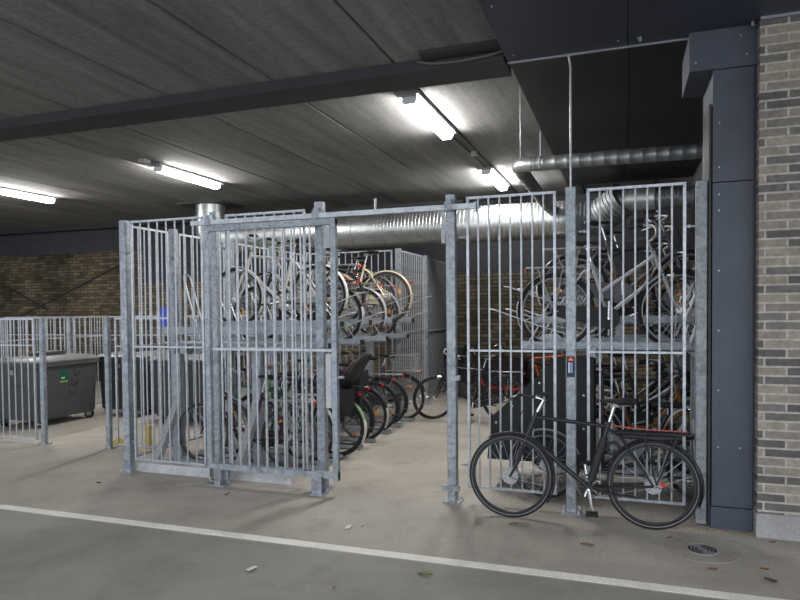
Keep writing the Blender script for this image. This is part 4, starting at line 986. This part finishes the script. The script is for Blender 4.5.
leaf(.83, 4.42, .08, .018, -.7, 'leaf_dark', 'dark curled leaf between drain and white line')
leaf(.96, 4.17, .07, .02, 1.1, 'leaf_brown', 'orange brown leaf lying on the white line at right')
leaf(.98, 5.15, .05, .012, .2, 'leaf_brown', 'brown leaf at the foot of the brick wall')
leaf(-1.66, 3.50, .03, .008, -.7, 'leaf_brown', 'tiny tan leaf on the asphalt near the bottom centre')
leaf(-.83, 4.99, .07, .014, .1, 'leaf_brown', 'brown leaf under the front wheel of the black bike')
leaf(-.26, 4.70, .10, .014, -.3, 'leaf_brown', 'long brown leaf on the floor below the black bike')
leaf(-3.45, 5.02, .05, .012, .6, 'leaf_dark', 'small dark leaf in front of the sliding gate')
leaf(-4.9, 4.98, .05, .014, .2, 'leaf_dark', 'small dark leaf left in front of the cage corner')
leaf(.30, 5.03, .06, .012, .8, 'leaf_brown', 'brown leaf by the rear wheel of the black bike')

random.seed(8)
mb = MB()
for i in range(420):
    x = random.uniform(.0, .62); y = 5.335-abs(random.gauss(0, .05))+random.uniform(-.02, .02); a = random.uniform(.003, .011)
    if i > 300: x = random.uniform(.45, .88); y = 5.33-abs(random.gauss(0, .03))
    h = a*.7; q = random.uniform(0, 6)
    mb.add([(x+a*cos(q), y+a*sin(q), 0), (x+a*cos(q+2.1), y+a*sin(q+2.1), 0), (x+a*cos(q+4.2), y+a*sin(q+4.2), 0), (x, y, h)], [(0, 1, 3), (1, 2, 3), (2, 0, 3), (0, 2, 1)])
tag(obj('floor_grit', mb, 'grit'), 'sandy grit swept up at the foot of the pillar and fence', 'grit', None, 'stuff')
# ------------------------------------------------------------------ camera, world, view
cam = bpy.data.cameras.new('camera'); co = bpy.data.objects.new('camera', cam); COL.objects.link(co)
yaw, pitch, roll = 0.336683, -0.0277256, -0.00980689
f = Vector((-sin(yaw)*cos(pitch), cos(yaw)*cos(pitch), sin(pitch)))
rr = Vector((cos(yaw), sin(yaw), 0)); uu = rr.cross(f)
r2 = rr*cos(roll)+uu*sin(roll); u2 = -rr*sin(roll)+uu*cos(roll)
co.matrix_world = Matrix(((r2.x, u2.x, -f.x, 0), (r2.y, u2.y, -f.y, 0), (r2.z, u2.z, -f.z, 1.677), (0, 0, 0, 1)))
cam.sensor_width = 36; cam.lens = 646.747/800*36; cam.shift_y = 28.17/800
cam.clip_end = 200
sc = bpy.context.scene; sc.camera = co
w = bpy.data.worlds.new('world'); sc.world = w; w.use_nodes = True
bg = w.node_tree.nodes['Background']; bg.inputs['Color'].default_value = (.86, .92, 1.0, 1); bg.inputs['Strength'].default_value = 2.5
sc.view_settings.view_transform = 'Standard'; sc.view_settings.look = 'None'; sc.view_settings.gamma = 1
sc.view_settings.exposure = 0.0
sc.view_settings.use_curve_mapping = False
